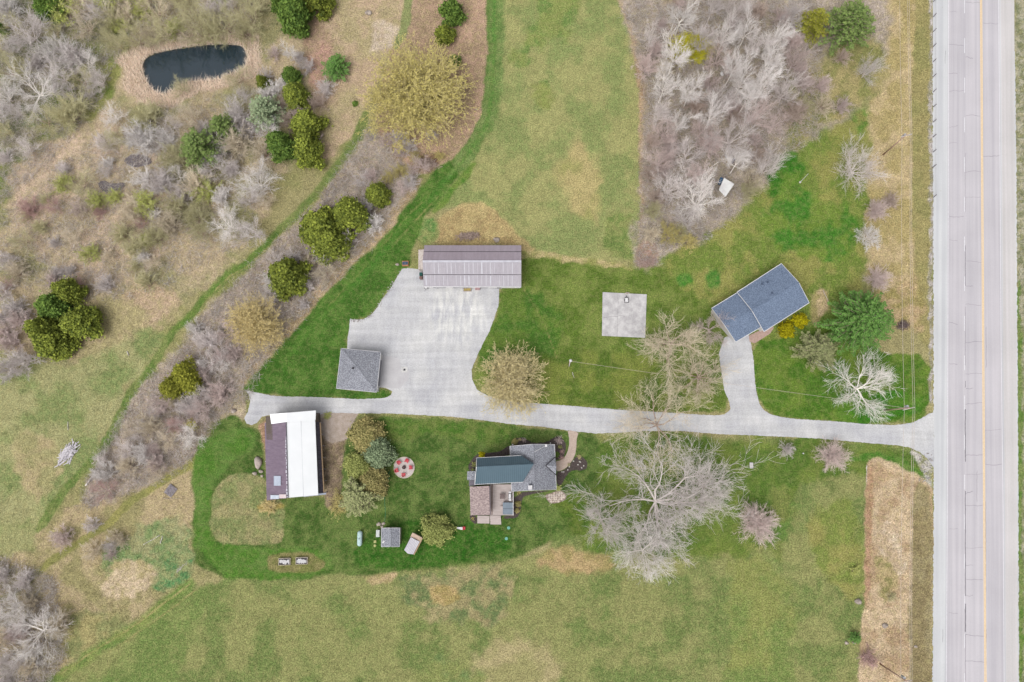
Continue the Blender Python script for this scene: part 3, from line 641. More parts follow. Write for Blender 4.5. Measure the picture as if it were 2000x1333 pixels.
# ------------------------------------------------------------------ workshop
def workshop():
    NE, NR, SE = 3.2, 5.2, 3.1
    A = W(829, 479.5, NE); B = W(1018, 479.5, NE); R0 = W(825.5, 511, NR); R1 = W(1018, 511, NR); D = W(827.5, 559.5, SE); E = W(1018, 560, SE)
    t = thing('workshop', 'long grey metal workshop with a two-pitch roof at the head of the gravel yard', 'workshop', ((A + E) / 2).to_2d().to_3d())
    up = Vector((0, 0, .08))
    rf = MB().slab([R0, R1, B, A]).build('roof', metal_mauve_shaded, t)
    rs = MB().slab([D, E, R1, R0]).build('roof', metal_grey, t)
    mb = MB(); ribs(mb, D, E, R0, R1, 94, .025, .03); mb.build('roof_ribs', metal_grey, rs)
    mb = MB(); ribs(mb, A, B, R0, R1, 94, .025, .03); mb.build('roof_ribs', metal_mauve_shaded, rf)
    rr = random.Random(4); mb = MB()
    m0, m1 = lerp(R0, D, .53), lerp(R1, E, .53)
    for (a, b, c, d) in [(R0, R1, m0, m1), (m0, m1, D, E)]:
        k = .028
        while k < .99:
            if rr.random() > .12:
                wd = rr.choice([.05, .08, .12, .22]); f0 = rr.uniform(.02, .1); p0 = lerp(a, b, k); p1 = lerp(c, d, k)
                mb.bar(lerp(p0, p1, f0) + Vector((0, 0, .035)), lerp(p0, p1, .93) + Vector((0, 0, .035)), wd, .016)
            k += .0445 + rr.uniform(-.002, .002)
    mb.build('roof_streaks', metal_pale, rs)  # thin pale bars of varying width, drawn as white streaks between panels
    mb = MB(); mb.bar(m0 + Vector((0, 0, .03)), m1 + Vector((0, 0, .03)), .09, .05); mb.build('lap_joint', dark_m, rs)
    n0, n1 = lerp(A, R0, .4), lerp(B, R1, .4)
    mb = MB(); mb.bar(n0 + Vector((0, 0, .03)), n1 + Vector((0, 0, .03)), .09, .05); mb.build('lap_joint', dark_m, rf)
    mb = MB(); mb.bar(R0 + Vector((0, 0, .05)), R1 + Vector((0, 0, .05)), .42, .1); mb.build('ridge_cap', metal_pale, t)
    mb = MB(); o_ = Vector((0, -.12, -.05)); mb.bar(D + o_, E + o_, .18, .16); mb.build('gutter', trim_white, t)
    wl = [(D.x + .3, D.y + .35), (E.x - .3, E.y + .35), (E.x - .3, R0.y), (E.x - .3, A.y - .3), (D.x + .3, A.y - .3), (D.x + .3, R0.y)]
    MB().prism(wl, 0, [2.9, 2.9, 5.0, 3.0, 3.0, 5.0]).build('wall', siding, t)
    for f0, f1 in [(.06, .2), (.28, .42), (.52, .66)]:
        dr = on_wall(t, 'garage_door', wl[0], wl[1], f0, f1, .05, 2.6, door_m, 1, .05, trim_white)
    on_wall(t, 'entry_door', wl[0], wl[1], .75, .8, .05, 2.1, dark_m, 1, .05, trim_white)
    for f in (.85, .92): on_wall(t, 'window', wl[0], wl[1], f, f + .05, 1.1, 2.0, glass_m, 1, .05, trim_white)
    MB().prism([(W(820.5,493.5).x, W(820.5,493.5).y), (A.x - .1, W(825,493.5).y), (A.x - .1, W(825,531).y), (W(820.5,531).x, W(820.5,531).y)], 0, [2.0, 2.4, 2.4, 2.0]).build('lean_to', wood_pale, t)
    for k in range(3):
        MB().tube(lerp(D, E, .12 + .3 * k) + Vector((0, .1, -.2)), lerp(D, E, .12 + .3 * k) + Vector((0, .1, 0)) - Vector((0, 0, 3.0)), .05).build('downpipe', trim_white, t)
workshop()
# things along the workshop front
def crate(px, py, w_, d_, h_, m, name, label, cat, rz=0, mi=None):
    c = W(px, py); t = thing(name, label, cat, c)
    mb = MB(); th = .06
    ca, sa = math.cos(rz), math.sin(rz)
    def b(x, y, z, sx, sy, sz): mb.box((c.x + x * ca - y * sa, c.y + x * sa + y * ca, z), (sx, sy, sz), rz)
    b(0, -d_ / 2 + th / 2, h_ / 2, w_, th, h_); b(0, d_ / 2 - th / 2, h_ / 2, w_, th, h_)
    b(-w_ / 2 + th / 2, 0, h_ / 2, th, d_ - 2 * th - .004, h_); b(w_ / 2 - th / 2, 0, h_ / 2, th, d_ - 2 * th - .004, h_)
    mb.build('side_boards', m, t)
    mb = MB(); b2 = mb.box((c.x, c.y, h_ * .72 / 2), (w_ - 2 * th - .02, d_ - 2 * th - .02, h_ * .72), rz); mb.build('filling', mi or mulch, t)
    return t
crate(913, 567, 1.6, .7, .55, wood_pale, 'planter_box', 'pale wooden planter box against the workshop front wall', 'planter', mi=mat('straw', sr(196,178,110), sr(170,150,90), 5))
def cabinet(px, py, sz, m, label, name, cat, rz=0, lid=None):
    c = W(px, py); t = thing(name, label, cat, c)
    MB().box((c.x, c.y, sz[2] / 2), sz, rz).build('body', m, t)
    MB().box((c.x, c.y, sz[2] + .03), (sz[0] + .06, sz[1] + .06, .06), rz).build('lid', lid or m, t)
    return t
cabinet(933, 564.5, (.95, .6, .6), mat('pink_tarp', sr(206,172,172), sr(180,150,150), 3), 'pinkish covered bin beside the planter at the workshop front', 'storage_bin', 'bin')
cabinet(823.5, 538, (.55, .65, 1.0), mat('bin_green', sr(42,96,84), sr(34,80,70), 2), 'dark green bin against the left end of the workshop', 'waste_bin', 'bin', lid=mat('bin_lid', sr(40,92,86)))
cabinet(823.5, 544.5, (.6, .5, .8), mat('rust_box', sr(140,110,104), sr(110,86,82), 3), 'rusty brown box beside the green bin at the workshop end', 'storage_box', 'box')
def cold_frame():
    c = W(792.5, 516); t = thing('cold_frame', 'orange wooden box with dark blue glazed lids on the lawn left of the workshop', 'cold frame', c)
    mb = MB(); mb.box((c.x, c.y, .3), (1.35, 1.05, .6)); mb.build('wooden_box', wood_orange, t)
    for k in (-1, 1):
        l = MB().box((c.x + k * .31, c.y, .63), (.58, .7, .06)).build('glazed_lid', mat('blue_glass', sr(84,102,126), sr(70,88,112), 2, 2, .25), t)
        mb = MB()
        for q in (-.14, 0, .14): mb.box((c.x + k * .31 + q, c.y, .668), (.02, .7, .015))
        mb.build('glazing_bar', dark_m, l)
cold_frame()
def junk():
    c = W(833, 562.5); t = thing('hand_cart', 'small white and dark hand cart at the left corner of the workshop front', 'cart', c)
    MB().box((c.x, c.y, .4), (.5, .4, .3)).build('tub', trim_white, t)
    for s in (-1, 1):
        MB().tube((c.x + s * .3, c.y - .1, .2), (c.x + s * .36, c.y - .1, .2), .2, .2, 14).build('wheel', dark_m, t)
    MB().bar((c.x, c.y - .2, .35), (c.x - .3, c.y - .9, .6), .04).build('handle', dark_m, t)
junk()

# ------------------------------------------------------------------ garage
def garage():
    z = 3.0; P = [W(657, 759, z), W(735.5, 766.5, z), W(743.5, 688, z), W(666.3, 681, z)]; ap = W(702, 723.5, 4.7)
    ctr = sum(P, Vector()) / 4; t = thing('garage', 'square garage with a grey shingled hip roof beside the gravel yard', 'garage', ctr.to_2d().to_3d())
    mb = MB()
    for k in range(4): mb.poly([P[k], P[(k + 1) % 4], ap])
    mb.poly([p - Vector((0, 0, .001)) for p in P][::-1]); mb.build('roof', shingle_grey, t)
    mb = MB()
    for k in range(4): mb.bar(P[k] - Vector((0, 0, .08)), P[(k + 1) % 4] - Vector((0, 0, .08)), .12, .15)
    mb.build('gutter', trim_white, t)
    mb = MB()
    for k in range(4): mb.bar(P[k] + Vector((0, 0, .02)), ap + Vector((0, 0, .02)), .22, .03)
    mb.build('hip_ridge', shingle_grey, t)
    v = W(689, 719.5, 4.6); MB().box((v.x, v.y, 4.55), (.32, .32, .3)).tube((v.x, v.y, 4.7), (v.x, v.y, 4.82), .2, .2, 10).build('roof_vent', dark_m, t)
    q = inset(P, .4); MB().prism([(p.x, p.y) for p in q], 0, 2.9).build('wall', siding, t)
    d = on_wall(t, 'garage_door', q[1], q[2], .15, .85, .05, 2.4, door_m, 1, .05, trim_white)
    on_wall(t, 'window', q[3], q[0], .4, .6, 1.1, 2.0, glass_m, 1, .05, trim_white); on_wall(t, 'window', q[0], q[1], .4, .6, 1.1, 2.0, glass_m, 1, .05, trim_white)
garage()
c = W(790, 722.5)
sheet('drain_pavement', ragged([(784,717),(796,717),(796,728),(784,728)], 3, .3, 4), .041, mat('pale_concrete', sr(226,224,222)))
solo(MB().box((c.x, c.y, .05), (.42, .42, .05)), 'drain_grate', dark_m, 'dark square drain grate in the gravel yard beside the garage', 'drain')

# ------------------------------------------------------------------ barn
def barn():
    ez, rz_ = 4.2, 7.6
    RT, RB = W(559.3, 820, rz_), W(563.3, 972.5, rz_)
    WT, WB = W(516.8, 826.5, ez), W(521, 977.5, ez)
    ET, EB = W(615.3, 819.5, ez), W(621.4, 967.3, ez)
    t = thing('barn', 'large old barn with a bright white and a purplish roof slope', 'barn', ((WT + EB) / 2).to_2d().to_3d())
    west = MB().slab([WB, RB, RT, WT]).build('roof', metal_purple, t); west['label'] = 'purplish west roof slope'
    east = MB().slab([EB, ET, RT, RB]).build('roof', metal_white, t); east['label'] = 'bright white east roof slope'
    mb = MB(); ribs(mb, WT, WB, RT, RB, 70, .05, .035); mb.build('roof_ribs', metal_purple, west)
    mb = MB(); ribs(mb, ET, EB, RT, RB, 24, .03, .025); mb.build('roof_seams', metal_white, east)
    m0, m1 = lerp(RT, ET, .5), lerp(RB, EB, .5); mb = MB(); mb.bar(m0 + Vector((0, 0, .012)), m1 + Vector((0, 0, .012)), .05, .02); mb.build('lap_joint', metal_pale, east)
    # rusty ridge flashing in broken pieces
    rr = random.Random(2); mb = MB(); k = .22
    while k < .98:
        l = rr.uniform(.01, .04); a = lerp(RT, RB, k); b = lerp(RT, RB, min(.995, k + l)); off = Vector((-.22 + rr.uniform(-.08, .08), 0, .02))
        MB().bar(a + off, b + off, rr.uniform(.1, .3), .03).build('ridge_flashing', metal_pale, west); k += l + rr.uniform(.004, .02)
    mb = MB(); o_ = Vector((-.02, 0, .06)); mb.bar(RT + o_, RB + o_, .16, .08); mb.build('ridge_cap', metal_dark, t)
    # north extension, lower white roof over the end bay
    NZ = 3.9; N0, N1, N2 = W(527, 809.4, 5.35), W(559, 806.8, 7.85), W(617, 802, 4.45)
    S0, S1, S2 = W(530, 828.5, 5.6), W(559.6, 824.5, 7.9), W(616, 821, 4.5)
    nb_ = MB(); nb_.slab([S0, S1, N1, N0], .06); nb_.slab([S1, S2, N2, N1], .06); e2 = nb_.build('end_roof', metal_white, t)
    # skylight and loose panels on the west slope
    def on_west(px0, py0, px1, py1, name, m, lift=.06):
        def P(px, py):
            u = (px - 517.5) / (560.5 - 517.5); u = min(max(u, .02), .97); z = ez + (rz_ - ez) * u
            v = W(px, py, z); return v + Vector((0, 0, lift))
        return MB().slab([P(px0, py1), P(px1, py1), P(px1, py0), P(px0, py0)], .05).build(name, m, west)
    sk = on_west(535, 930, 548.5, 949, 'skylight', mat('skylight_sheet', sr(196,204,220), sr(180,190,208), 1.5))
    on_west(528.5, 967.5, 545, 975, 'patch_panel', mat('patch_blue', sr(214,222,234), sr(200,208,222), 1.5))
    on_west(545.5, 966, 559, 973.5, 'patch_panel', mat('patch_red', sr(226,196,196), sr(228,222,226), 3, 3, .7, stretch=(.6, 4, 1)))
    on_west(517.5, 901, 519, 902, 'hook', metal_pale)
    # walls
    wl = [(WB.x + .3, WB.y + .3), (RB.x, RB.y + .3), (EB.x - .4, EB.y + .3), (ET.x - .4, N2.y - .4), (RT.x, N1.y - .4), (WT.x + .3, N0.y - .4)]
    MB().prism(wl, 0, [4.0, 7.2, 4.0, 4.1, 7.3, 4.6]).build('wall', siding_barn, t)
    on_wall(t, 'barn_door', wl[4], wl[5], .1, .5, .05, 3.0, mat('barn_door_boards', sr(150,140,134), sr(118,108,102), 3), -1, .08, wood_grey)
    # open lean-to along the east side
    L0, L1 = W(617.5, 824, 3.0), W(622.5, 965.5, 3.0); Q0, Q1 = W(624.5, 826, 2.3), W(632, 963, 2.3)
    a0, a1 = Vector((ET.x - .45, L0.y, 3.2)), Vector((EB.x - .45, L1.y, 3.2))
    m_ = MB(); m_.slab([Q1, Q0, a0, a1], .06); ribs(m_, Q0, Q1, a0, a1, 46, .07, .05); lt = m_.build('lean_to', metal_dark, t)
    MB().bar(Q0 + Vector((.12, 0, .06)), Q1 + Vector((.12, 0, .06)), .2, .2).build('timber_beam', wood_tan, lt)
    mb = MB()
    for k in range(7):
        v = lerp(Q0, Q1, k / 6); MB().tube((v.x, v.y, 0), (v.x, v.y, 2.25), .09).build('post', wood_grey, lt)
    MB().bar(W(593, 969.5, 4.6), W(637, 964.5, 2.6), .35, .06).build('gable_board', mat('blue_flash', sr(190,198,214)), t)
barn()

# ------------------------------------------------------------------ farmhouse
def house():
    t = thing('farmhouse', 'farmhouse with teal metal wing and grey shingled roofs by the curved walk', 'house', W(1010, 915))
    # shingled block: ridge runs up the picture
    ez, rz_ = 3.2, 5.6
    A, B = W(996, 872, ez), W(1083, 868.5, ez - .1); Cc, D = W(1086.3, 956.5, ez - .1), W(999.5, 960, ez)
    R0, R1 = W(1041, 868, rz_), W(1044, 958, rz_)
    K0, K1 = W(1071, 868.3, 3.9), W(1073.5, 957, 3.9)
    rw = MB().slab([D, R1, R0, A]).build('roof', shingle_grey, t)
    m_ = MB(); m_.slab([K1, K0, R0, R1]); m_.slab([Cc, B, K0 + Vector((.002, 0, 0)), K1 + Vector((.002, 0, 0))]); re_ = m_.build('roof', shingle_grey, t)
    MB().bar(R0 + Vector((0, 0, .03)), R1 + Vector((0, 0, .03)), .25, .05).build('ridge_cap', shingle_grey, t)
    mb = MB()
    for a, b in [(A, D), (B, Cc)]: mb.bar(a - Vector((0, 0, .06)), b - Vector((0, 0, .06)), .13, .14)
    for a, b in [(A, R0), (R0, K0), (K0, B), (D, R1), (R1, K1), (K1, Cc)]: mb.bar(a + Vector((0, 0, -.03)), b + Vector((0, 0, -.03)), .06, .16)
    mb.build('gutter', trim_white, t)
    # entry gable on the east slope
    g0 = W(1066, 909.8, 4.75); gE = W(1086.5, 910.5, 4.7); gn, gs = W(1084.3, 893.5, 3.45), W(1085.8, 928, 3.45)
    vn, vs_ = g0, g0
    m_ = MB(); m_.slab([gn, gE, g0][::-1] if False else [g0, gE, gn], .1); m_.slab([g0, gs, gE], .1); dm = m_.build('porch_gable_roof', shingle_grey, t)
    mb = MB(); mb.bar(g0 + Vector((0, 0, .02)), gn + Vector((0, 0, .03)), .16, .03); mb.bar(g0 + Vector((0, 0, .02)), gs + Vector((0, 0, .03)), .16, .03); mb.build('valley_flashing', dark_m, dm)
    mb = MB(); mb.poly([gs, gn, gE]); mb.build('gable_wall', siding, dm)
    # chimney, vents
    v = W(1035.7, 952.5, 5.8); MB().box((v.x, v.y, 5.0), (.78, .78, 2.2)).build('chimney', mat('chimney_white', sr(232,230,232)), t)
    v = W(1034.5, 938, 5.0); MB().tube((v.x, v.y, 4.6), (v.x, v.y, 5.2), .08).build('vent_pipe', dark_m, t)
    b0, b1 = W(1043.5, 883, 5.75), W(1066.5, 870.7, 4.6); MB().path([b0, b1], .045).box((b1.x, b1.y, 4.5), (.45, .5, .5)).build('antenna_mast', trim_white, t)
    # metal wing, ridge runs across
    r0, r1 = W(930.5, 911.5, 7.0), W(1042.6, 906.2, 7.0)
    n0, n1 = W(930.5, 895, 5.3), W(1018, 890.2, 5.3); s0, s1 = W(927, 946.5, 4.6), W(1021, 942, 4.6)
    m_ = MB(); m_.slab([r0, r1, n1, n0]); wn = m_.build('metal_roof', metal_teal, t)
    m_ = MB(); m_.slab([s0, s1, r1, r0]); ws = m_.build('metal_roof', metal_teal, t)
    def seam(e0, e1, a, b, n, par):
        mb = MB()
        for k in range(n + 1):
            x = k / n; P = lerp(e0, e1, x); tx = (P.x - a.x) / (b.x - a.x); Q = lerp(a, b, min(1, tx)); mb.bar(P + Vector((0, 0, .03)), Q + Vector((0, 0, .03)), .035, .05)
        mb.build('roof_ribs', mat('seam_teal', sr(66,86,98)), par); mb = MB()
        for k in range(1, 6):
            P = lerp(e1, b, k / 6)
            Q = lerp(a, b, (P.x - a.x) / (b.x - a.x)); MB().bar(P + Vector((0, 0, .03)), Q + Vector((0, 0, .03)), .035, .05).build('hip_rib', mat('seam_teal', sr(66,86,98)), par)
    seam(n0, n1, r0, r1, 24, wn); seam(s0, s1, r0, r1, 24, ws)
    MB().bar(r0 + Vector((0, 0, .03)), r1 + Vector((0, 0, .03)), .16, .06).build('ridge_cap', mat('seam_teal', sr(66,86,98)), t)
    mb = MB()
    for a, b in [(n0, n1), (s0, s1), (n0, r0), (s0, r0)]: mb.bar(a - Vector((0, 0, .06)), b - Vector((0, 0, .06)), .12, .15)
    mb.build('gutter', trim_white, t)
    # walls
    wl = [(s0.x + .3, s0.y + .3), (A.x + .3, s1.y + .3), (A.x + .3, n1.y - .2), (n0.x + .3, n0.y - .2), (r0.x + .3, r0.y)]
    MB().prism(wl, 0, [4.4, 4.4, 5.1, 5.1, 6.8]).build('wall', siding, t)
    w2 = [(D.x + .3, D.y + .3), (R1.x, R1.y + .3), (Cc.x - .35, Cc.y + .3), (B.x - .35, B.y - .3), (R0.x, R0.y - .3), (A.x + .3, A.y - .3)]
    MB().prism(w2, 0, [3.0, 5.4, 2.95, 2.95, 5.4, 3.0]).build('wall', siding, t)
    on_wall(t, 'front_door', w2[2], w2[3], .52, .64, .2, 2.2, mat('red_door', sr(120,40,40)), 1, .05, trim_white)
    for f in (.12, .3, .8): on_wall(t, 'window', w2[2], w2[3], f, f + .11, 1.0, 2.2, glass_m, 1, .05, trim_white)
    for f in (.2, .7): on_wall(t, 'window', w2[0], w2[2], f, f + .12, 1.0, 2.2, glass_m, 1, .05, trim_white)
    for f in (.15, .6): on_wall(t, 'window', w2[3], w2[5], f, f + .12, 1.0, 2.2, glass_m, 1, .05, trim_white)
    for f in (.2, .5, .75): on_wall(t, 'window', wl[2], wl[3], f, f + .1, 2.9, 4.1, glass_m, 1, .05, trim_white)
    for f in (.2, .6): on_wall(t, 'window', wl[0], wl[1], f, f + .12, 2.9, 4.0, glass_m, 1, .05, trim_white)
    # west porch
    pz = 3.0; q = [W(912.3, 938.3, pz), W(928.5, 937.5, pz + .3), W(928.5, 920.5, pz + .3), W(912.5, 921, pz)]
    MB().slab(q).build('porch_roof', shingle_grey, t)
    qi = inset(q, .3); MB().prism([(p.x, p.y) for p in qi], 0, 2.85).build('porch_wall', siding, t)
    q = [W(916, 950, 2.7), W(929, 949, 2.7), W(929, 938, 2.7), W(916, 938.6, 2.7)]; MB().slab(q).build('flat_roof', mat('flat_roofing', sr(128,122,132), sr(112,106,116)), t)
    qi = inset(q, .15); MB().prism([(p.x, p.y) for p in qi], 0, 2.6).build('porch_wall', siding, t)
    # sunroom with brown shingles
    q = [W(919, 1007, 2.6), W(957, 1006, 2.6), W(955.3, 949.3, 3.1), W(917.3, 951, 3.1)]; MB().slab(q).build('sunroom_roof', shingle_brown, t)
    qi = inset(q, .3); MB().prism([(p.x, p.y) for p in qi], 0, [2.5, 2.5, 2.95, 2.95]).build('sunroom_wall', siding_tan, t)
    mb = MB(); mb.bar(q[1] + Vector((.08, 0, -.04)), q[2] + Vector((.08, 0, -.04)), .2, .2); mb.build('gutter', mat('brown_gutter', sr(120,108,112)), t)
    for f in (.1, .4, .7): on_wall(t, 'window', (qi[0].x, qi[0].y), (qi[1].x, qi[1].y), f, f + .2, .9, 2.1, glass_m, 1, .05, trim_white)
    return t
house()
def deck():
    t = thing('wooden_deck', 'pale raised wooden deck with steps behind the farmhouse', 'deck', W(980, 980))
    dz = .55; b = [W(957.5, 1006), W(1003.5, 1004.5), W(1002.5, 946), W(957.5, 946)]
    mb = MB(); n = 44
    for k in range(n):
        y0 = b[0].y + (b[3].y - b[0].y) * k / n; y1 = b[0].y + (b[3].y - b[0].y) * (k + .93) / n
        mb.box(((b[0].x + b[1].x) / 2, (y0 + y1) / 2, dz), (b[1].x - b[0].x, y1 - y0, .04))
    mb.build('floor_boards', deck_m, t)
    MB().prism([(b[0].x + .05, b[0].y + .05), (b[1].x - .05, b[0].y + .05), (b[1].x - .05, b[3].y - .05), (b[0].x + .05, b[3].y - .05)], 0, dz - .03).build('skirt', wood_grey, t)
    MB().box((W(961.5, 975).x, (b[0].y + b[3].y) / 2, dz + .045), (.25, b[3].y - b[0].y - .1, .05)).build('border_board', mat('deck_edge', sr(150,130,124)), t)
    def plat(x0, y0, x1, y1, z, nm):
        a, c_ = W(x0, y1), W(x1, y0); MB().box(((a.x + c_.x) / 2, (a.y + c_.y) / 2, z / 2), (c_.x - a.x, c_.y - a.y, z)).build(nm, deck_m, t)
    plat(932.5, 1007.6, 956.3, 1022.3, .32, 'landing')
    plat(957.3, 1007, 978.3, 1011.5, .42, 'step'); plat(957.5, 1012, 978.6, 1018, .28, 'step'); plat(957.7, 1018.4, 979, 1024.5, .14, 'step')
    # railing along the east side and by the sunroom
    mb = MB(); x = b[1].x - .06
    for k in range(7):
        yy = b[0].y + (b[3].y - b[0].y) * k / 6 * .75 + .1; mb.tube((x, yy, dz), (x, yy, dz + .95), .04)
    mb.bar((x, b[0].y + .05, dz + .97), (x, b[0].y + .05 + (b[3].y - b[0].y) * .75 + .1, dz + .97), .1, .04); mb.build('railing', trim_white, t)
deck()
def patio_table():
    c = W(982, 969); z = .57; t = thing('patio_table', 'dark brown slatted square table on the wooden deck', 'table', (c.x, c.y, z))
    mb = MB()
    for k in range(7): mb.box((c.x - .42 + .14 * k, c.y, z + .72), (.11, .98, .04))
    mb.build('table_top', mat('brown_wood', sr(134,118,116), sr(108,92,90), 4), t)
    for sx in (-1, 1):
        for sy in (-1, 1): MB().box((c.x + sx * .4, c.y + sy * .4, z + .35), (.07, .07, .7)).build('leg', dark_m, t)
    for sx in (-1, 1):
        c2 = (c.x, c.y + sx * .62)
patio_table()
def bbq():
    c = W(996.8, 968.5); z = .57; t = thing('barbecue_grill', 'white and black barbecue grill standing on the deck by the house', 'barbecue', (c.x, c.y, z))
    MB().box((c.x, c.y, z + .45), (.6, 1.1, .8)).build('cabinet', dark_m, t)
    mb = MB(); mb.tube((c.x, c.y - .45, z + .95), (c.x, c.y + .45, z + .95), .27, .27, 14); mb.build('hood', trim_white, t)
    for s in (-1, 1): MB().box((c.x, c.y + s * .72, z + .88), (.5, .34, .04)).build('side_shelf', trim_white, t)
    MB().bar((c.x - .32, c.y - .4, z + 1.0), (c.x - .32, c.y + .4, z + 1.0), .04).build('handle', dark_m, t)
bbq()
def hottub():
    c = W(993, 992.3); z = .57; t = thing('hot_tub', 'square hot tub with a grey-blue cover on the deck corner', 'hot tub', (c.x, c.y, z))
    MB().box((c.x, c.y, z + .42), (2.0, 2.25, .84)).build('cabinet', mat('tub_side', sr(110,104,108)), t)
    cv = MB().box((c.x, c.y, z + .89), (2.06, 2.32, .1)).build('cover', mat('tub_cover', sr(136,148,160), sr(126,138,150), 1), t)
    MB().box((c.x, c.y, z + .945), (2.0, .05, .012)).build('fold_seam', dark_m, cv)
    MB().box((c.x - 1.32, c.y - .05, z + .12), (.5, .98, .24)).build('step', deck_m, t)
hottub()
def garden_bed(name, pts, seed): return sheet(name, ragged(smoothpoly(pts, 1), 3, .7, seed), .033, mulch)
garden_bed('garden_bed', [(1000,874),(998,866),(1006,857),(1018,854),(1030,860),(1040,866),(1070,864),(1080,856),(1090,852),(1100,858),(1106,870),(1104,884),(1100,894),(1090,899),(1084,899),(1082,870)], 1)
garden_bed('garden_bed', [(916,922),(914,912),(922,896),(935,886),(955,884),(975,884),(990,872),(998,872),(998,892),(935,894),(930,922)], 2)
garden_bed('garden_bed', [(1087,922),(1098,921),(1108,914),(1118,902),(1124,892),(1138,893),(1148,903),(1147,914),(1138,920),(1120,918),(1108,926),(1098,946),(1088,950)], 3)
garden_bed('garden_bed', [(1003,962),(1004,1006),(985,1008),(985,1014),(1010,1012),(1017,1000),(1019,972),(1035,966),(1060,962),(1080,958)], 4)
garden_bed('garden_bed', [(917,1006),(932,1008),(932,1024),(924,1022),(918,1014)], 5)
# flagstone patio: stones set apart
def flagstones():
    t = thing('flagstone_patio', 'pale flagstone patio on the lawn at the house corner', 'patio', W(1087, 970))
    out = smoothpoly([(1064,967),(1078,963),(1092,957),(1102,962),(1108,972),(1099,980),(1078,985),(1070,980)], 1)
    P = [W(x, y) for x, y in out]; MB().prism([(p.x, p.y) for p in P][::-1], 0, .05).build('mortar_base', mat('patio_joint', sr(158,140,128), sr(134,118,108), 4), t)
    rr = random.Random(3); xs, ys = [p[0] for p in out], [p[1] for p in out]; mb = MB(); poly = [tuple(p) for p in out]
    y = min(ys) + 1
    while y < max(ys):
        x = min(xs) + rr.uniform(0, 3)
        while x < max(xs):
            r = rr.uniform(1.8, 3.0)
            if sdist(np.array([x]), np.array([y]), poly)[0] > 1.6:
                n = rr.choice([5, 6, 6, 7]); a0 = rr.uniform(0, 6.28); rad = [r * rr.uniform(.75, 1.1) for _ in range(n)]
                q = [W(x + rad[i] * math.cos(a0 + 6.2832 * i / n), y + rad[i] * math.sin(a0 + 6.2832 * i / n) * .85) for i in range(n)]
                mb.prism([(v.x, v.y) for v in q][::-1], .03, .075 + rr.uniform(0, .02))
            x += 4.8
        y += 4.1
    mb.build('flagstones', stonep, t)
flagstones()

# ------------------------------------------------------------------ bungalow
def bungalow():
    ez, rz_ = 2.9, 4.7
    a, b = W(1439.3, 571, ez), W(1526, 515.2, ez); r0, r1 = W(1468.5, 607, rz_), W(1560, 552, rz_); c_, d = W(1492, 648.5, ez), W(1580.5, 591.8, ez)
    t = thing('bungalow', 'bungalow with a blue-grey shingled roof standing at an angle near the road', 'house', W(1490, 600))
    MB().slab([r0, r1, b, a]).build('roof', shingle_blue, t); MB().slab([c_, d, r1, r0]).build('roof', shingle_blue, t)
    MB().bar(r0 + Vector((0, 0, .03)), r1 + Vector((0, 0, .03)), .25, .04).build('ridge_cap', shingle_blue, t)
    e0, e1 = W(1389.8, 602.5, ez - .4), W(1440.5, 571.5, ez - .4); g0, g1 = W(1414, 634, rz_ - .6), W(1471, 608, rz_ - .6); f0, f1 = W(1437, 668.5, ez - .4), W(1486, 639.5, ez - .4)
    MB().slab([g0, g1, e1, e0]).build('garage_roof', shingle_blue, t); MB().slab([f0, f1, g1, g0]).build('garage_roof', shingle_blue, t)
    mb = MB(); dz = Vector((0, 0, -.05))
    for p, q in [(a, b), (c_, d), (e0, e1), (f0, f1)]: mb.bar(p + dz, q + dz, .12, .15)
    for p, q in [(a, r0), (r0, c_), (b, r1), (r1, d), (e0, g0), (g0, f0)]: mb.bar(p + dz * .6, q + dz * .6, .07, .17)
    mb.build('gutter', trim_white, t)
    U = (Vector(b) - Vector(a)).normalized() * .35; Vv = (Vector(c_) - Vector(a)).normalized() * .35
    wl = [c_ + U - Vv, d - U - Vv, r1 - U, b - U + Vv, a + U + Vv, r0 + U]
    MB().prism([(p.x, p.y) for p in wl], 0, [2.7, 2.7, 4.5, 2.7, 2.7, 4.5]).build('wall', siding, t)
    w2 = [f0 + U * .9 - Vv, f1 + U * 2 - Vv, g1 + U * 2, e1 + U * 2 + Vv, e0 + U * .9 + Vv, g0 + U * .9]
    MB().prism([(p.x, p.y) for p in w2], 0, [2.3, 2.3, 3.9, 2.3, 2.3, 3.9]).build('garage_wall', siding, t)
    on_wall(t, 'window', w2[4], w2[0], .38, .6, 1.0, 1.9, glass_m, 1, .05, trim_white)
    on_wall(t, 'garage_door', w2[0], w2[1], .1, .7, .05, 2.1, door_m, 1, .05, trim_white)
    on_wall(t, 'front_door', wl[0], wl[1], .1, .2, .1, 2.1, mat('door_dark', sr(90,80,90)), 1, .05, trim_white)
    for f in (.3, .55, .8): on_wall(t, 'window', wl[0], wl[1], f, f + .12, .9, 2.0, glass_m, 1, .05, trim_white)
    for f in (.15, .45, .75): on_wall(t, 'window', wl[3], wl[4], f, f + .12, .9, 2.0, glass_m, 1, .05, trim_white)
    for px, py in [(1489.5, 554.5), (1543.5, 551), (1507, 573.5), (1475, 594.5), (1500, 551)]:
        v = W(px, py, 4.0)
        MB().box((v.x, v.y, 3.95 if px != 1507 else 4.35), (.32, .32, .42)).build('roof_vent', mat('vent_blue', sr(90,104,128)), t)
bungalow()

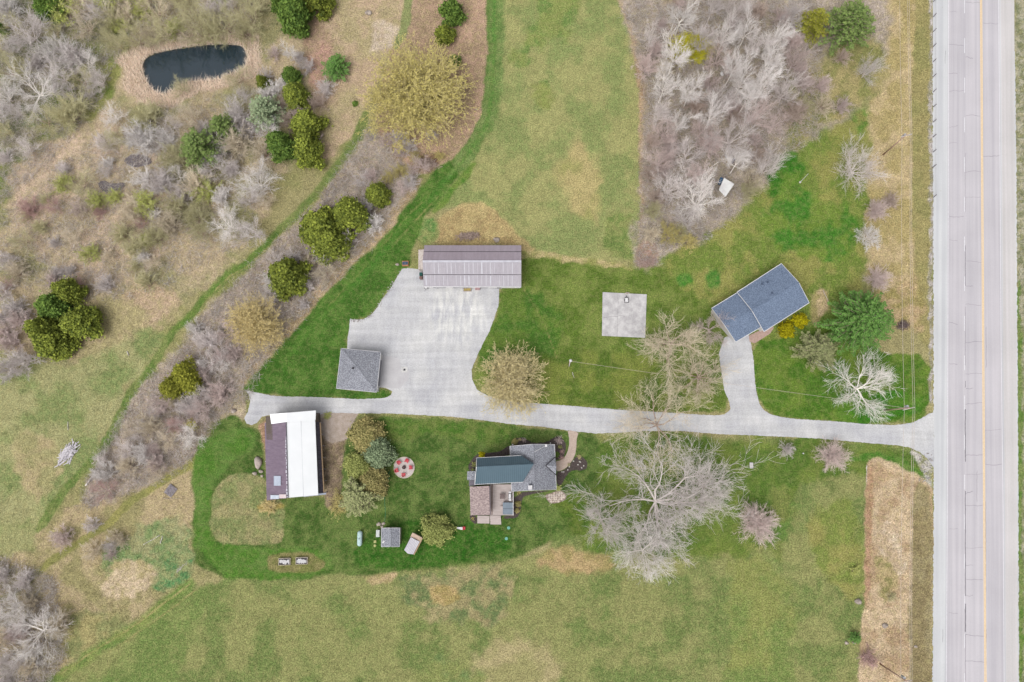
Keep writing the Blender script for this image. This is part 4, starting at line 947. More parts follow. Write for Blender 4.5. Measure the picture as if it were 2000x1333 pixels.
# ------------------------------------------------------------------ concrete pad with its small item
def pad():
    t = thing('concrete_pad', 'square cracked concrete pad on the lawn between workshop and bungalow', 'concrete pad', W(1219, 616))
    P = [W(1175.5, 656.5), W(1260, 660.3), W(1263, 575.7), W(1177, 571.3)]
    MB().prism([(p.x, p.y) for p in P], 0, .14).build('slab', concrete, t)
    rr = random.Random(8); mb = MB()
    def crack(pts, wd):
        q = [W(*p_) for p_ in pts]
        for a, b in zip(q, q[1:]):
            mb.bar((a.x, a.y, .141), (b.x, b.y, .141), wd, .006)
    crack([(1178,621.5),(1187,620),(1197,618.5),(1204,619),(1212,617),(1221,618.5)], .06)
    crack([(1206.5,573.5),(1207,595),(1206,620),(1206.5,640),(1205,658)], .04)
    crack([(1233,577),(1232,600),(1234,615),(1230,626)], .03)
    mb.build('cracks', mat('crack_dark', sr(150,146,148)), t)
    c = W(1223, 587.5); s = thing('hand_cart', 'small white-topped dark frame cart standing on the concrete pad', 'cart', (c.x, c.y, .14))
    MB().box((c.x, c.y, .5), (.62, .8, .36), .12).build('tray', trim_white, s)
    mb = MB(); z = .72
    for sx in (-1, 1): mb.bar((c.x + sx * .4, c.y - .6, z), (c.x + sx * .36, c.y + .5, z), .07)
    mb.bar((c.x - .4, c.y - .6, z), (c.x + .44, c.y - .6, z), .07); mb.bar((c.x - .36, c.y + .5, z), (c.x + .36, c.y + .5, z), .07); mb.bar((c.x, c.y + .5, z), (c.x, c.y + .95, z - .3), .07)
    mb.build('frame', dark_m, s)
    for sx in (-1, 1): MB().tube((c.x + sx * .36, c.y, .34), (c.x + sx * .44, c.y, .34), .2, .2, 14).build('wheel', dark_m, s)
    c = W(1224, 573.5); solo(MB().blob((c.x, c.y, .2), (.35, .22, .18), 3).blob((c.x + .4, c.y + .05, .18), (.2, .15, .12), 4), 'rubble_pile', stone_m, 'small grey rubble pile on the top edge of the concrete pad', 'rubble')
pad()

# ------------------------------------------------------------------ sheds by the lower lawn
def shed():
    z = 2.3; x0, x1, y0, y1 = 744.8, 781, 1031.7, 1068.3
    t = thing('garden_shed', 'small square shed with grey shingled gable roof on the lower lawn', 'shed', W(763, 1050))
    A, B, Cc, D = W(x0, y0, z), W(x1, y0, z), W(x1 - .8, y1, z), W(x0, y1, z); R0, R1 = W(762.6, y0, 3.2), W(762.6, y1, 3.2)
    MB().slab([D, R1, R0, A]).build('roof', shingle_grey, t); MB().slab([R1, Cc, B, R0]).build('roof', shingle_grey, t)
    MB().bar(R0 + Vector((0, 0, .02)), R1 + Vector((0, 0, .02)), .2, .04).build('ridge_cap', shingle_grey, t)
    mb = MB()
    for p, q in [(A, D), (B, Cc), (A, R0), (R0, B), (D, R1), (R1, Cc)]: mb.bar(p - Vector((0, 0, .05)), q - Vector((0, 0, .05)), .06, .12)
    mb.build('fascia', trim_white, t)
    wl = [(D.x + .2, D.y + .2), (R1.x, R1.y + .2), (Cc.x - .2, Cc.y + .2), (B.x - .2, B.y - .2), (R0.x, R0.y - .2), (A.x + .2, A.y - .2)]
    MB().prism(wl, 0, [2.15, 3.05, 2.15, 2.15, 3.05, 2.15]).build('wall', siding_tan, t)
    on_wall(t, 'shed_door', wl[3], wl[5], .35, .65, .05, 1.9, dark_m, 1, .05, trim_white)
    v = W(749, 1058.8, 2.6); MB().box((v.x, v.y, 2.58), (.3, .48, .12), -.6).build('roof_hatch', trim_white, t)
    cabinet(740, 1041.3, (.62, 1.3, .9), mat('white_cabinet', sr(222,228,226)), 'white cabinet standing against the left wall of the grey shed', 'storage_cabinet', 'cabinet')
shed()
def wagon():
    z = 2.0; A, B, Cc, D = W(805.4, 1040.8, z), W(825.8, 1051.2, z), W(809, 1084, z), W(789.4, 1074.4, z)
    t = thing('trailer', 'slanted trailer with white ribbed top and tan front board', 'trailer', W(807, 1062))
    p0, p1 = lerp(A, D, .24), lerp(B, Cc, .24)
    MB().slab([p0, p1, B, A], .1).build('front_board', mat('tan_board', sr(216,190,172), sr(200,174,156), 2), t)
    up = Vector((0, 0, .12)); m_ = MB(); q0, q1 = lerp(p0, p1, .06), lerp(p0, p1, .9); s0, s1 = lerp(D, Cc, .02), lerp(D, Cc, .9)
    mm_, nn_ = lerp(q0, q1, .5) + Vector((0, 0, .25)), lerp(s0, s1, .5) + Vector((0, 0, .25)) + (D - A).normalized() * .25
    m_.slab([s0 + up, nn_ + up, mm_ + up, q0 + up], .06); m_.slab([nn_ + up, s1 + up, q1 + up, mm_ + up], .06); tp = m_.build('ribbed_top', mat('trailer_white', sr(226,224,230), sr(214,210,218), 1.5), t)
    m_ = MB()
    for k in range(8):
        u = k / 7; a = lerp(q0, q1, u); b = lerp(s0, s1, u); h = .25 * (1 - abs(2 * u - 1)) + .14; m_.bar(a + Vector((0, 0, h)), b + Vector((0, 0, h)), .05, .05)
    m_.build('ribs', mat('rib_grey', sr(176,172,182)), tp)
    MB().bar(lerp(B, Cc, .0) + Vector((-.05, 0, .05)), Cc + Vector((-.05, 0, .05)), .18, .14).build('side_rail', wood_tan, t)
    qi = inset([A, B, Cc, D], .15); MB().prism([(p.x, p.y) for p in qi][::-1], .55, 1.88).build('body', siding_tan, t)
    for k in (.35, .75):
        for e in (0, 1):
            p = lerp(lerp(A, B, e), lerp(D, Cc, e), k); ax = (B - A).normalized() * (.1 if e else -.1); p = Vector((p.x, p.y, .38)) - (B - A).normalized() * (.25 if e else -.25)
            MB().tube(p, p + ax * 1.5, .38, .38, 16).build('wheel', dark_m, t)
wagon()
def propane():
    c = W(704.6, 1051); t = thing('propane_tank', 'pale blue-white propane tank lying on the lawn', 'tank', c)
    r, L = .5, 1.02; mb = MB(); n = 16; rings = []
    prof = [(-L - r, .0), (-L - r * .92, r * .4), (-L - r * .7, r * .72), (-L - r * .35, r * .93), (-L, r), (L, r), (L + r * .35, r * .93), (L + r * .7, r * .72), (L + r * .92, r * .4), (L + r, .0)]
    for yy, rad in prof:
        for k in range(n): mb.v.append((c.x + rad * math.cos(2 * math.pi * k / n), c.y + yy, .75 + rad * math.sin(2 * math.pi * k / n)))
    for j in range(len(prof) - 1):
        for k in range(n): a = j * n + k; b = j * n + (k + 1) % n; mb.f.append([a, b, b + n, a + n])
    mb.build('tank_shell', mat('tank_paint', sr(200,224,224), sr(188,214,216), 1.5, 2, .45), t, True)
    MB().tube((c.x, c.y, 1.22), (c.x, c.y, 1.38), .17, .15, 12).build('valve_dome', mat('dome_grey', sr(170,190,194)), t)
    for s in (-1, 1): MB().box((c.x, c.y + s * .75, .15), (.7, .18, .3)).build('support', concrete, t)
propane()
for k, (px, py, lab) in enumerate([(732.8, 1058.3, 'square yellowish lid on the lawn, the upper of two left of the shed'), (732.5, 1066, 'round yellowish lid on the lawn, the lower of two left of the shed')]):
    c = W(px, py); mb = MB()
    if k == 0: mb.box((c.x, c.y, .09), (.5, .5, .16)).box((c.x, c.y, .19), (.3, .3, .04))
    else: mb.tube((c.x, c.y, 0), (c.x, c.y, .18), .27, .25, 14).tube((c.x, c.y, .18), (c.x, c.y, .22), .12, .12, 10)
    solo(mb, 'tank_lid', mat('yellow_lid', sr(206,206,140)), lab, 'lid', 'septic lids beside the shed')
for px, py, lab in [(989, 1052.3, 'turquoise round lid in the lawn, the lower one below the deck'), (993.5, 1031.5, 'turquoise round lid in the lawn, the upper one beside the deck')]:
    c = W(px, py); solo(MB().tube((c.x, c.y, 0), (c.x, c.y, .15), .32, .3, 16).tube((c.x, c.y, .15), (c.x, c.y, .19), .1, .1, 8), 'septic_lid', mat('turquoise_lid', sr(132,196,180)), lab, 'lid', 'green lids in the lawn')
def slide():
    c = W(900, 1031.5); t = thing('toy_slide', 'small white and red toy slide on the lawn beside the deck', 'toy slide', c)
    MB().slab([(c.x - 1.0, c.y - .12, .15), (c.x + .45, c.y - .3, .85), (c.x + .45, c.y + .25, .85), (c.x - 1.0, c.y + .18, .15)], .06).build('chute', trim_white, t)
    mb = MB()
    for s in (-1, 1): mb.bar((c.x + .45, c.y + s * .28, .85), (c.x + .95, c.y + s * .32, 0), .07)
    for k in range(4): mb.bar((c.x + .5 + .12 * k, c.y - .3, .78 - .21 * k), (c.x + .5 + .12 * k, c.y + .3, .78 - .21 * k), .12, .05)
    mb.build('ladder', red_m, t)
    MB().box((c.x + .72, c.y, .45), (.36, .5, .05)).build('platform', red_m, t)
slide()

# ------------------------------------------------------------------ fire pit and chairs
def firepit():
    c = W(789.4, 913.6); t = thing('fire_pit_patio', 'round pale gravel fire pit patio on the lawn', 'patio', c)
    n = 48; R = 2.1
    MB().prism([(c.x + R * math.cos(2 * math.pi * k / n), c.y + R * math.sin(2 * math.pi * k / n)) for k in range(n)], 0, .05).build('gravel_disc', mat('pit_gravel', sr(214,204,200), sr(196,184,180), 5, 4, .95, fine=(9, .08)), t)
    mb = MB(); rr = random.Random(1)
    for k in range(40):
        a = 2 * math.pi * k / 40; mb.box((c.x + R * math.cos(a), c.y + R * math.sin(a), .06), (.12, .3, .12), a)
    mb.build('edging_stones', mat('edge_stone', sr(226,214,198), sr(200,188,170), 6), t)
    c = W(789.4, 913.2); t2 = thing('fire_ring', 'dark round fire ring at the centre of the fire pit patio', 'fire ring', (c.x, c.y, .05))
    mb = MB(); n = 20
    for k in range(n):
        a = 2 * math.pi * k / n; mb.box((c.x + .33 * math.cos(a), c.y + .33 * math.sin(a), .2), (.07, .115, .3), a)
    mb.build('ring_wall', mat('burnt_steel', sr(84,62,62), sr(64,50,50)), t2)
    MB().tube((c.x, c.y, .05), (c.x, c.y, .13), .29, .29, 16).build('ash_bed', mat('ash', sr(130,124,126), sr(60,54,56), 8), t2)
    mb = MB()
    for k in range(5): a = k * 1.25; mb.tube((c.x - .2 * math.cos(a), c.y - .2 * math.sin(a), .16), (c.x + .2 * math.cos(a), c.y + .2 * math.sin(a), .26), .04, .035)
    mb.build('charred_logs', mat('char', sr(150,120,120), sr(60,50,50), 5), t2)
firepit()
def chair_proto():
    t = thing('adirondack_chair', '', 'chair', (0, 0, .05)); ORG[t.name] = Vector()
    mb = MB()
    for k in range(5): mb.box((0, -.02 - .09 * k + .2, .36 - .02 * k * -1), (.5, .075, .025))
    mb.build('seat', red_m, t)
    mb = MB()
    for k in range(5):
        x = -.2 + .1 * k; mb.bar((x * .8, -.25, .32), (x * 1.15, -.52, .95 - abs(k - 2) * .05), .085, .022)
    mb.build('backrest', red_m, t)
    for s in (-1, 1):
        MB().box((s * .32, -.02, .57), (.13, .68, .025)).build('armrest', red_m, t)
        MB().bar((s * .3, .27, 0), (s * .3, .27, .56), .05).build('leg', red_m, t)
        MB().bar((s * .27, -.5, 0), (s * .27, -.22, .5), .05).build('leg', red_m, t)
        MB().bar((s * .25, .25, .33), (s * .25, -.45, .12), .03, .1).build('side_rail', red_m, t)
    return t
CH = chair_proto()
def dup(root, loc, rz, label, group):
    r = root.copy(); C.objects.link(r); r.location = loc; r.rotation_euler = (0, 0, rz); r['label'] = label; r['group'] = group
    for ch in list(root.children):
        q = ch.copy(); C.objects.link(q); q.parent = r
        for g in ch.children: d = g.copy(); C.objects.link(d); d.parent = q
    return r
ch_spots = [(780.7, 904.5, 'red slatted chair at the upper left of the fire ring'), (795.2, 901, 'red slatted chair at the upper right of the fire ring'), (802, 913.3, 'red slatted chair to the right of the fire ring'),
            (789.1, 926.7, 'red slatted chair directly below the fire ring'), (776.3, 919, 'red slatted chair to the lower left of the fire ring')]
fc = W(789.4, 913.4)
for k, (px, py, lab) in enumerate(ch_spots):
    p = W(px, py); ang = math.atan2(fc.y - p.y, fc.x - p.x) - math.pi / 2
    if k == 0: CH.location = (p.x, p.y, .05); CH.rotation_euler = (0, 0, ang); CH['label'] = lab; CH['group'] = 'red chairs round the fire ring'
    else: dup(CH, (p.x, p.y, .05), ang, lab, 'red chairs round the fire ring')
# garden hose
hp = smoothpoly([(762,921),(758,926),(761,934),(757,940),(759,932),(755,946),(752,960),(751,980),(753,1000),(752,1015),(748,1026)], 2, False)
solo(MB().path([W(x, y, .05) for x, y in hp], .04, 5), 'garden_hose', mat('hose_green', sr(70,150,110)), 'green garden hose trailing across the lawn below the fire pit', 'hose')

# ------------------------------------------------------------------ raised beds, piles, stones, logs
for px, py, lab in [(556.8, 1096.8, 'white-framed raised bed, the left of two on the bare patch'), (590.3, 1095.2, 'white-framed raised bed, the right of two on the bare patch')]:
    t = crate(px, py, 2.4, 1.35, .45, mat('bed_boards', sr(232,220,206), sr(214,200,184), 3), 'raised_bed', lab, 'raised bed', .04, mat('bed_soil', sr(90,84,86), sr(70,66,66), 3))
    t['group'] = 'raised beds on the lower lawn'
    c = W(px, py); mb = MB(); rr = random.Random(int(px))
    for k in range(9): mb.box((c.x - .9 + .225 * k, c.y + rr.uniform(-.12, .12), .4), (.17, rr.uniform(.5, .95), .06), rr.uniform(-.1, .1))
    mb.build('frost_cover', trim_white, t)
def sticks(name, px, py, rx, ry, n, L, r, ang, spread, h, m, label, cat, seed=1, boards=False):
    rr = random.Random(seed); c = W(px, py); mb = MB()
    for k in range(n):
        u, v = rr.gauss(0, .45), rr.gauss(0, .45)
        if u * u + v * v > 1.2: u *= .5; v *= .5
        x = u * rx * math.cos(ang) - v * ry * math.sin(ang); y = u * rx * math.sin(ang) + v * ry * math.cos(ang)
        z = rr.uniform(.05, 1) * h * max(.15, 1 - (u * u + v * v)); a = ang + rr.gauss(0, spread); l = L * rr.uniform(.5, 1.1) / 2; tz = rr.uniform(-.12, .12) * l
        p0, p1 = (c.x + x - l * math.cos(a), c.y + y - l * math.sin(a), max(.03, z - tz)), (c.x + x + l * math.cos(a), c.y + y + l * math.sin(a), max(.03, z + tz))
        if boards: mb.bar(p0, p1, rr.uniform(.08, .2), .035)
        else: mb.tube(p0, p1, r * rr.uniform(.6, 1.2), r * rr.uniform(.3, .9), 5)
    return solo(mb, name, m, label, cat)
sticks('board_pile', 134, 886, 3.2, 1.5, 120, 2.0, .06, .9, .45, .8, mat('weathered_boards', sr(236,230,234), sr(196,190,198), 3, 4, .9), 'heap of pale grey weathered boards in the meadow', 'board pile', 3, True)
def pallet():
    c = W(334.5, 958.5); t = thing('pallet_stack', 'stack of grey weathered pallets in the rough grass', 'pallets', c); rz = -.65 + math.pi / 2
    for l in range(2):
        mb = MB(); z = .08 + .16 * l; ca, sa = math.cos(rz + .07 * l), math.sin(rz + .07 * l)
        for k in range(8): mb.box((c.x + (-.95 + .27 * k) * ca, c.y + (-.95 + .27 * k) * sa, z + .06), (.17, 1.9, .03), rz + .07 * l)
        for k in (-1, 0, 1): mb.box((c.x - k * .8 * sa, c.y + k * .8 * ca, z), (1.95, .08, .08), rz + .07 * l)
        mb.build('pallet', wood_grey, t)
pallet()
sticks('brush_pile', 915, 462, 2.6, .9, 230, 1.1, .055, .1, .9, 1.0, mat('brush_wood', sr(196,176,164), sr(150,128,118), 3), 'brushwood pile behind the workshop', 'brush pile', 7)
sticks('brush_pile', 1263, 514, 2.2, 1.0, 160, 1.4, .04, .0, 1.2, .8, mat('brush_pink', sr(206,178,168), sr(166,140,130), 3), 'pinkish brush pile at the lower corner of the upper field', 'brush pile', 9)
sticks('brush_pile', 838, 320, 2.6, 1.2, 170, 1.0, .06, -.2, 1.3, .8, mat('brush_wood', sr(196,176,164)), 'brown brush pile at the bend of the mown track', 'brush pile', 11)
sticks('brush_pile', 1763, 636, 1.3, .9, 120, 1.2, .045, 0, 1.5, .8, mat('brush_dark', sr(140,122,118), sr(104,90,88), 3), 'dark round twig pile on the verge beneath the wires', 'brush pile', 13)
sticks('stick_pile', 355, 1107, 1.4, .6, 14, 1.0, .05, .9, .6, .2, mat('pale_sticks', sr(220,216,200)), 'scattered pale sticks on the grass near the lawn corner', 'sticks', 17)
def log(px0, py0, px1, py1, r, m, label, name='log', z=None):
    a, b = W(px0, py0), W(px1, py1); z = r if z is None else z; mb = MB(); n = 5; pr = None; rr = random.Random(int(px0))
    P = [Vector((*lerp(a, b, k / n).xy, z)) + Vector((rr.uniform(-.06, .06), rr.uniform(-.06, .06), 0)) for k in range(n + 1)]
    for k in range(n): mb.tube(P[k], P[k + 1], r * (1 - .06 * k), r * (1 - .06 * (k + 1)), 7)
    return solo(mb, name, m, label, 'log', None, True)
logm = mat('log_pale', sr(222,208,194), sr(190,172,158), 3); birch_log = mat('birch_bark', sr(238,232,226), sr(200,190,184), 3)
log(168, 949, 194, 916, .17, birch_log, 'white fallen log lying in the left hedgerow'); log(180, 907, 194, 892, .09, logm, 'thin tan fallen log in the hedgerow, left of the white one'); log(196, 912, 217, 880, .08, logm, 'thin fallen log lying upper right of the white one')
log(133, 824, 133, 841, .08, birch_log, 'short pale log upright in the picture, above the board pile'); log(248.5, 687, 252, 695, .13, birch_log, 'short white log alone in the left meadow')
log(1607, 567, 1620, 596, .09, logm, 'curved pale fallen branch left of the big green spruce', 'fallen_branch')
log(312, 1046, 280, 1064, .07, birch_log, 'thin white fallen birch pole in the lower left rough grass'); log(314, 1061, 318, 1047, .1, birch_log, 'short white birch log at the end of the thin pole')
log(1692.5, 909, 1692, 942, .06, birch_log, 'white pole lying along the edge of the dry verge', 'pole')
log(320, 974, 352, 974, .05, logm, 'thin grey pole lying below the pallet stack', 'pole')
def rock(px, py, rx, ry, h, label, seed, m=stone_m, group=None):
    c = W(px, py); mb = MB().blob((c.x, c.y, h * .25), (rx, ry, h), seed, 12, 7, .22); return solo(mb, 'rock', m, label, 'rock', group, True)
rock(505, 904, .8, 1.25, .7, 'big pale boulder beside the purplish barn wall', 1, mat('boulder', sr(200,186,178), sr(180,166,158), 1, 5, .9))
for k, (px, py, r, lab) in enumerate([(498, 925, .5, 'long flat stone below the big boulder by the barn'), (510, 921, .5, 'round stone between the boulder and the barn wall'), (512, 930, .35, 'small stone beside the barn, lowest of the boulder group'),
     (970, 469, .75, 'pale stone heap right of the brushwood pile behind the workshop'), (1675.5, 1175, .7, 'pale rock at the field edge by the dry verge'), (1653, 1256, .4, 'left of two rocks beside the small dark spruce'), (1668, 1255, .35, 'right of two rocks beside the small dark spruce'),
     (1788, 1263, .35, 'white rock on the brownish verge'), (1728, 1222, .6, 'pale flat rock in the dry verge grass'), (740, 1024, .5, 'left tan rock above the grey shed'), (749, 1023, .4, 'right tan rock above the grey shed'), (746, 1029, .35, 'lowest tan rock above the grey shed'),
     (457, 803, .6, 'pale rock at the gravel drive end'), (776, 517, .4, 'pale rock left of the orange cold frame'), (931, 214, .3, 'small white rock on the pink grass slope'), (720, 26, .8, 'pale rock patch in the top meadow')]):
    rock(px, py, r, r * .75, r * .6, lab, 20 + k)
log(1118, 728, 1121, 738, .06, birch_log, 'short white stake lying below the lamp pole', 'stake')
for px, py, lab in [(1567.5, 886, 'tiny white marker stake on the lawn under the drive'), (1227, 1027.5, 'tiny white marker on the lawn beneath the giant bare tree')]:
    c = W(px, py); solo(MB().tube((c.x, c.y, 0), (c.x, c.y, .5), .09, .08, 8).tube((c.x, c.y, .5), (c.x, c.y, .56), .14, .12, 8), 'marker_post', trim_white, lab, 'marker')
c = W(1467, 909.5); cabinet(1467, 909.5, (.6, 1.1, .25), concrete, 'flat pale concrete well cover on the lawn', 'well_cover', 'cover')
# white garden stones
rr = random.Random(6); k_ = 0
names = 'first second third fourth fifth sixth seventh eighth ninth tenth'.split()
ws = sorted([(1120, 901), (1112, 912), (1132, 902), (1133.5, 903), (1129, 908), (1109, 918), (1101, 922), (1097.5, 922), (1140, 910), (1136, 914)])
for k, (px, py) in enumerate(ws):
    rock(px, py, .16, .14, .2, names[k] + ' white stone from the left in the mulch bed below the walk', 60 + k, mat('white_stone', sr(230,226,220)), 'white stones in the front mulch bed')

# ------------------------------------------------------------------ small white shelter and boat in the woods
def shelter():
    P = [W(1404, 371, 2.6), W(1417, 385, 2.6), W(1434, 360, 2.6), W(1414.5, 347.5, 2.6)]
    t = thing('small_shelter', 'small white-roofed shelter under the bare trees at the wood edge', 'shelter', W(1418, 366))
    MB().slab(P, .08).build('roof', mat('shelter_white', sr(234,234,232), sr(218,216,216), 1, 4), t)
    q = inset(P, .2); MB().prism([(p.x, p.y) for p in q], 0, 2.5).build('wall', siding_tan, t)
    P = [W(1404, 356, 1.2), W(1409, 359, 1.2), W(1413, 349, 1.2), W(1408, 346, 1.2)]; MB().slab(P, 1.15).build('blue_tarp_box', mat('blue_tarp', sr(60,96,130)), t)
shelter()
def boat():
    t = thing('upturned_boat', 'white and navy upturned boat hidden under bare branches in the wood', 'boat', W(1424, 312))
    a, b = W(1414, 306), W(1430, 317); d = (b - a).normalized(); n = Vector((-d.y, d.x, 0))
    MB().hull([a + Vector((0, 0, .8)), b + n * .3 + Vector((0, 0, .9)), b - n * .3 + Vector((0, 0, .9))], [a + n * .25, b + n * .65, b - n * .65]).build('hull', trim_white, t)
    MB().bar(b + Vector((0, 0, .5)) - n * .6, b + Vector((0, 0, .5)) + n * .6, .5, .9).build('transom', mat('navy', sr(60,66,104)), t)
    a, b = W(1426, 299), W(1437, 304.5); solo(MB().bar((a.x, a.y, .4), (b.x, b.y, .45), .45, .1).bar((a.x, a.y, .2), (b.x, b.y, .2), .3, .3), 'timber_stack', wood_pale, 'pale timber stack just above the upturned boat', 'timber')
boat()
c = W(1409.5, 146); solo(MB().blob((c.x, c.y, .3), (.35, .55, .4), 5), 'rock', trim_white, 'white rock glimpsed through the bare wood', 'rock')

# ------------------------------------------------------------------ poles, wires, posts
pole_wood = mat('pole_wood', sr(206,176,158), sr(176,146,130), 2, 4, .9, stretch=(4, 4, .3))
def upole(tx, ty, label, lamp=False, h=9.6, arm=True, direction=(1, .25)):
    c = W(tx, ty, h); c.z = 0; t = thing('utility_pole', label, 'utility pole', c)
    MB().tube((c.x, c.y, 0), (c.x, c.y, h), .15, .1, 10).build('pole', pole_wood, t, True)
    if arm:
        d = Vector((direction[0], direction[1], 0)).normalized()
        MB().bar(Vector((c.x, c.y, h - .25)) - d * 1.1 + Vector((0, -.14, 0)), Vector((c.x, c.y, h - .25)) + d * 1.1 + Vector((0, -.14, 0)), .14).build('crossarm', wood_pale, t)
        for s in (-1, .65, 1):
            p = Vector((c.x, c.y - .14, h - .2)) + d * s; MB().tube(p, p + Vector((0, 0, .28)), .07, .05, 8).build('insulator', trim_white, t)
        MB().tube((c.x + .1, c.y + .32, h - 1.6), (c.x + .1, c.y + .32, h - .7), .24, .24, 12).build('transformer', mat('transformer_grey', sr(196,196,200)), t)
    if lamp:
        MB().bar((c.x, c.y, h - .3), (c.x - .25, c.y - 1.1, h + .05), .08).build('lamp_arm', trim_white, t)
        MB().blob((c.x + .05, c.y, h + .15), (.3, .3, .25), 2, 12, 8, 0).build('lamp_head', trim_white, t, True)
    return t
upole(1776, 797, 'tall wooden utility pole beside the drive mouth with white insulators'); upole(1771, 263, 'tall wooden utility pole on the upper verge above the bare tree')
upole(1770, 1331, 'tall wooden utility pole at the bottom edge on the dry verge')
upole(1114, 705, 'lone pole with a white lamp on the central lawn', True, 8.8, False)
def wire(pts, sag, label, r=.028):
    mb = MB()
    for a, b in zip(pts, pts[1:]):
        n = 12; P = [lerp(a, b, k / n) - Vector((0, 0, sag * 4 * (k / n) * (1 - k / n))) for k in range(n + 1)]; mb.path(P, r, 4)
    solo(mb, 'power_line', mat('wire', sr(222,208,196), sr(204,190,178)), label, 'power line', 'overhead lines')
tops = [W(bx, by, 9.6) for bx, by in [(1771, 263), (1776, 797), (1770, 1331)]]
for s, lab in ((-1, 'leftmost of the three overhead lines along the road'), (.65, 'middle of the three overhead lines along the road'), (1, 'rightmost of the three overhead lines along the road')):
    d = Vector((1, .25, 0)).normalized() * s
    P = [Vector((q.x, q.y - .14, 9.7)) + d for q in tops]; P = [P[0] * 2 - P[1]] + P + [P[2] * 2 - P[1]]
    wire(P, .5, lab)
lampc = W(1114, 705, 8.8)
for k, lab in ((0, 'upper of two thin lines from roadside pole to lamp pole'), (1, 'lower of two thin lines from roadside pole to lamp pole')):
    wire([Vector((tops[1].x, tops[1].y, 8.9 - .35 * k)), Vector((lampc.x, lampc.y, 8.3 - .3 * k))], .8, lab, .012)
def post(px, py, h, label, m=trim_white, tilt=None):
    c = W(px, py); t = thing('post', label, 'post', c); MB().tube((c.x, c.y, 0), (c.x, c.y, h), .05, .05, 8).build('shaft', m, t); MB().blob((c.x, c.y, h + .05), (.14, .14, .1), 1, 10, 6, 0).build('cap', m, t, True)
c = W(1562.5, 356.5); t = thing('flagpole', 'white flagpole on the upper bungalow lawn', 'flagpole', c)
MB().tube((c.x, c.y, 0), (c.x, c.y, 4.6), .06, .045, 8).build('shaft', trim_white, t); MB().tube((c.x, c.y, 0), (c.x, c.y, .2), .2, .16, 12).build('base', trim_white, t)
post(1002.5, 869, 2.4, 'white post at the upper left corner of the shingled roof'); post(1075, 866, 2.2, 'white post at the upper right corner of the shingled roof')
# cable guard rail on the left shoulder
g = thing('guard_rail', 'cable guard rail with short dark posts along the upper left road shoulder', 'guard rail', W(1823, 150)); gp = []
for k in range(15):
    yy = 2 + 29.4 * (k - 1); px = 1822.5 + .3 * math.sin(k); c = W(px, yy + 2)
    if k == 13: continue
    MB().tube((c.x, c.y, 0), (c.x + .25, c.y + .3, .85), .08, .07, 7).build('post', mat('rail_post', sr(120,112,116)), g); gp.append(Vector((c.x + .2, c.y + .22, .6)))
for z in (0, .18): MB().path([p_ + Vector((0, 0, z)) for p_ in gp], .015, 4).build('cable', mat('cable_steel', sr(180,178,182)), g)

# ------------------------------------------------------------------ vegetation generators
def tubes(P0, P1, R0, R1, sides=3):
    P0, P1 = np.asarray(P0, float), np.asarray(P1, float); R0, R1 = np.asarray(R0, float), np.asarray(R1, float)
    d = P1 - P0; d /= (np.linalg.norm(d, axis=1, keepdims=True) + 1e-9)
    up = np.where(np.abs(d[:, 2:3]) < .9, np.array([[0, 0, 1.]]), np.array([[1., 0, 0]]))
    x = np.cross(d, up); x /= np.linalg.norm(x, axis=1, keepdims=True); y = np.cross(x, d); n = len(P0); V = np.zeros((n, 2 * sides, 3))
    for k in range(sides):
        a = 2 * math.pi * k / sides; o = x * math.cos(a) + y * math.sin(a)
        V[:, k] = P0 + o * R0[:, None]; V[:, sides + k] = P1 + o * R1[:, None]
    base = np.arange(n)[:, None] * 2 * sides; F = []
    for k in range(sides):
        j = (k + 1) % sides; F.append(np.concatenate([base + k, base + j, base + sides + j, base + sides + k], 1))
    return V.reshape(-1, 3), np.stack(F, 1).reshape(-1, 4)
def quads(P, Nrm, size, rs, aspect=1.0):
    """leaf quads centred on P facing Nrm"""
    n = len(P); Nn = Nrm / (np.linalg.norm(Nrm, axis=1, keepdims=True) + 1e-9)
    r = rs.normal(size=(n, 3)); x = np.cross(Nn, r); x /= (np.linalg.norm(x, axis=1, keepdims=True) + 1e-9); y = np.cross(Nn, x)
    s = np.asarray(size)[:, None]; x = x * s; y = y * s * aspect
    V = np.stack([P - x, P - y * .8, P + x, P + y * .8], 1).reshape(-1, 3)
    F = np.arange(n * 4).reshape(n, 4); return V, F
def unit(v): return v / (np.linalg.norm(v, axis=-1, keepdims=True) + 1e-9)
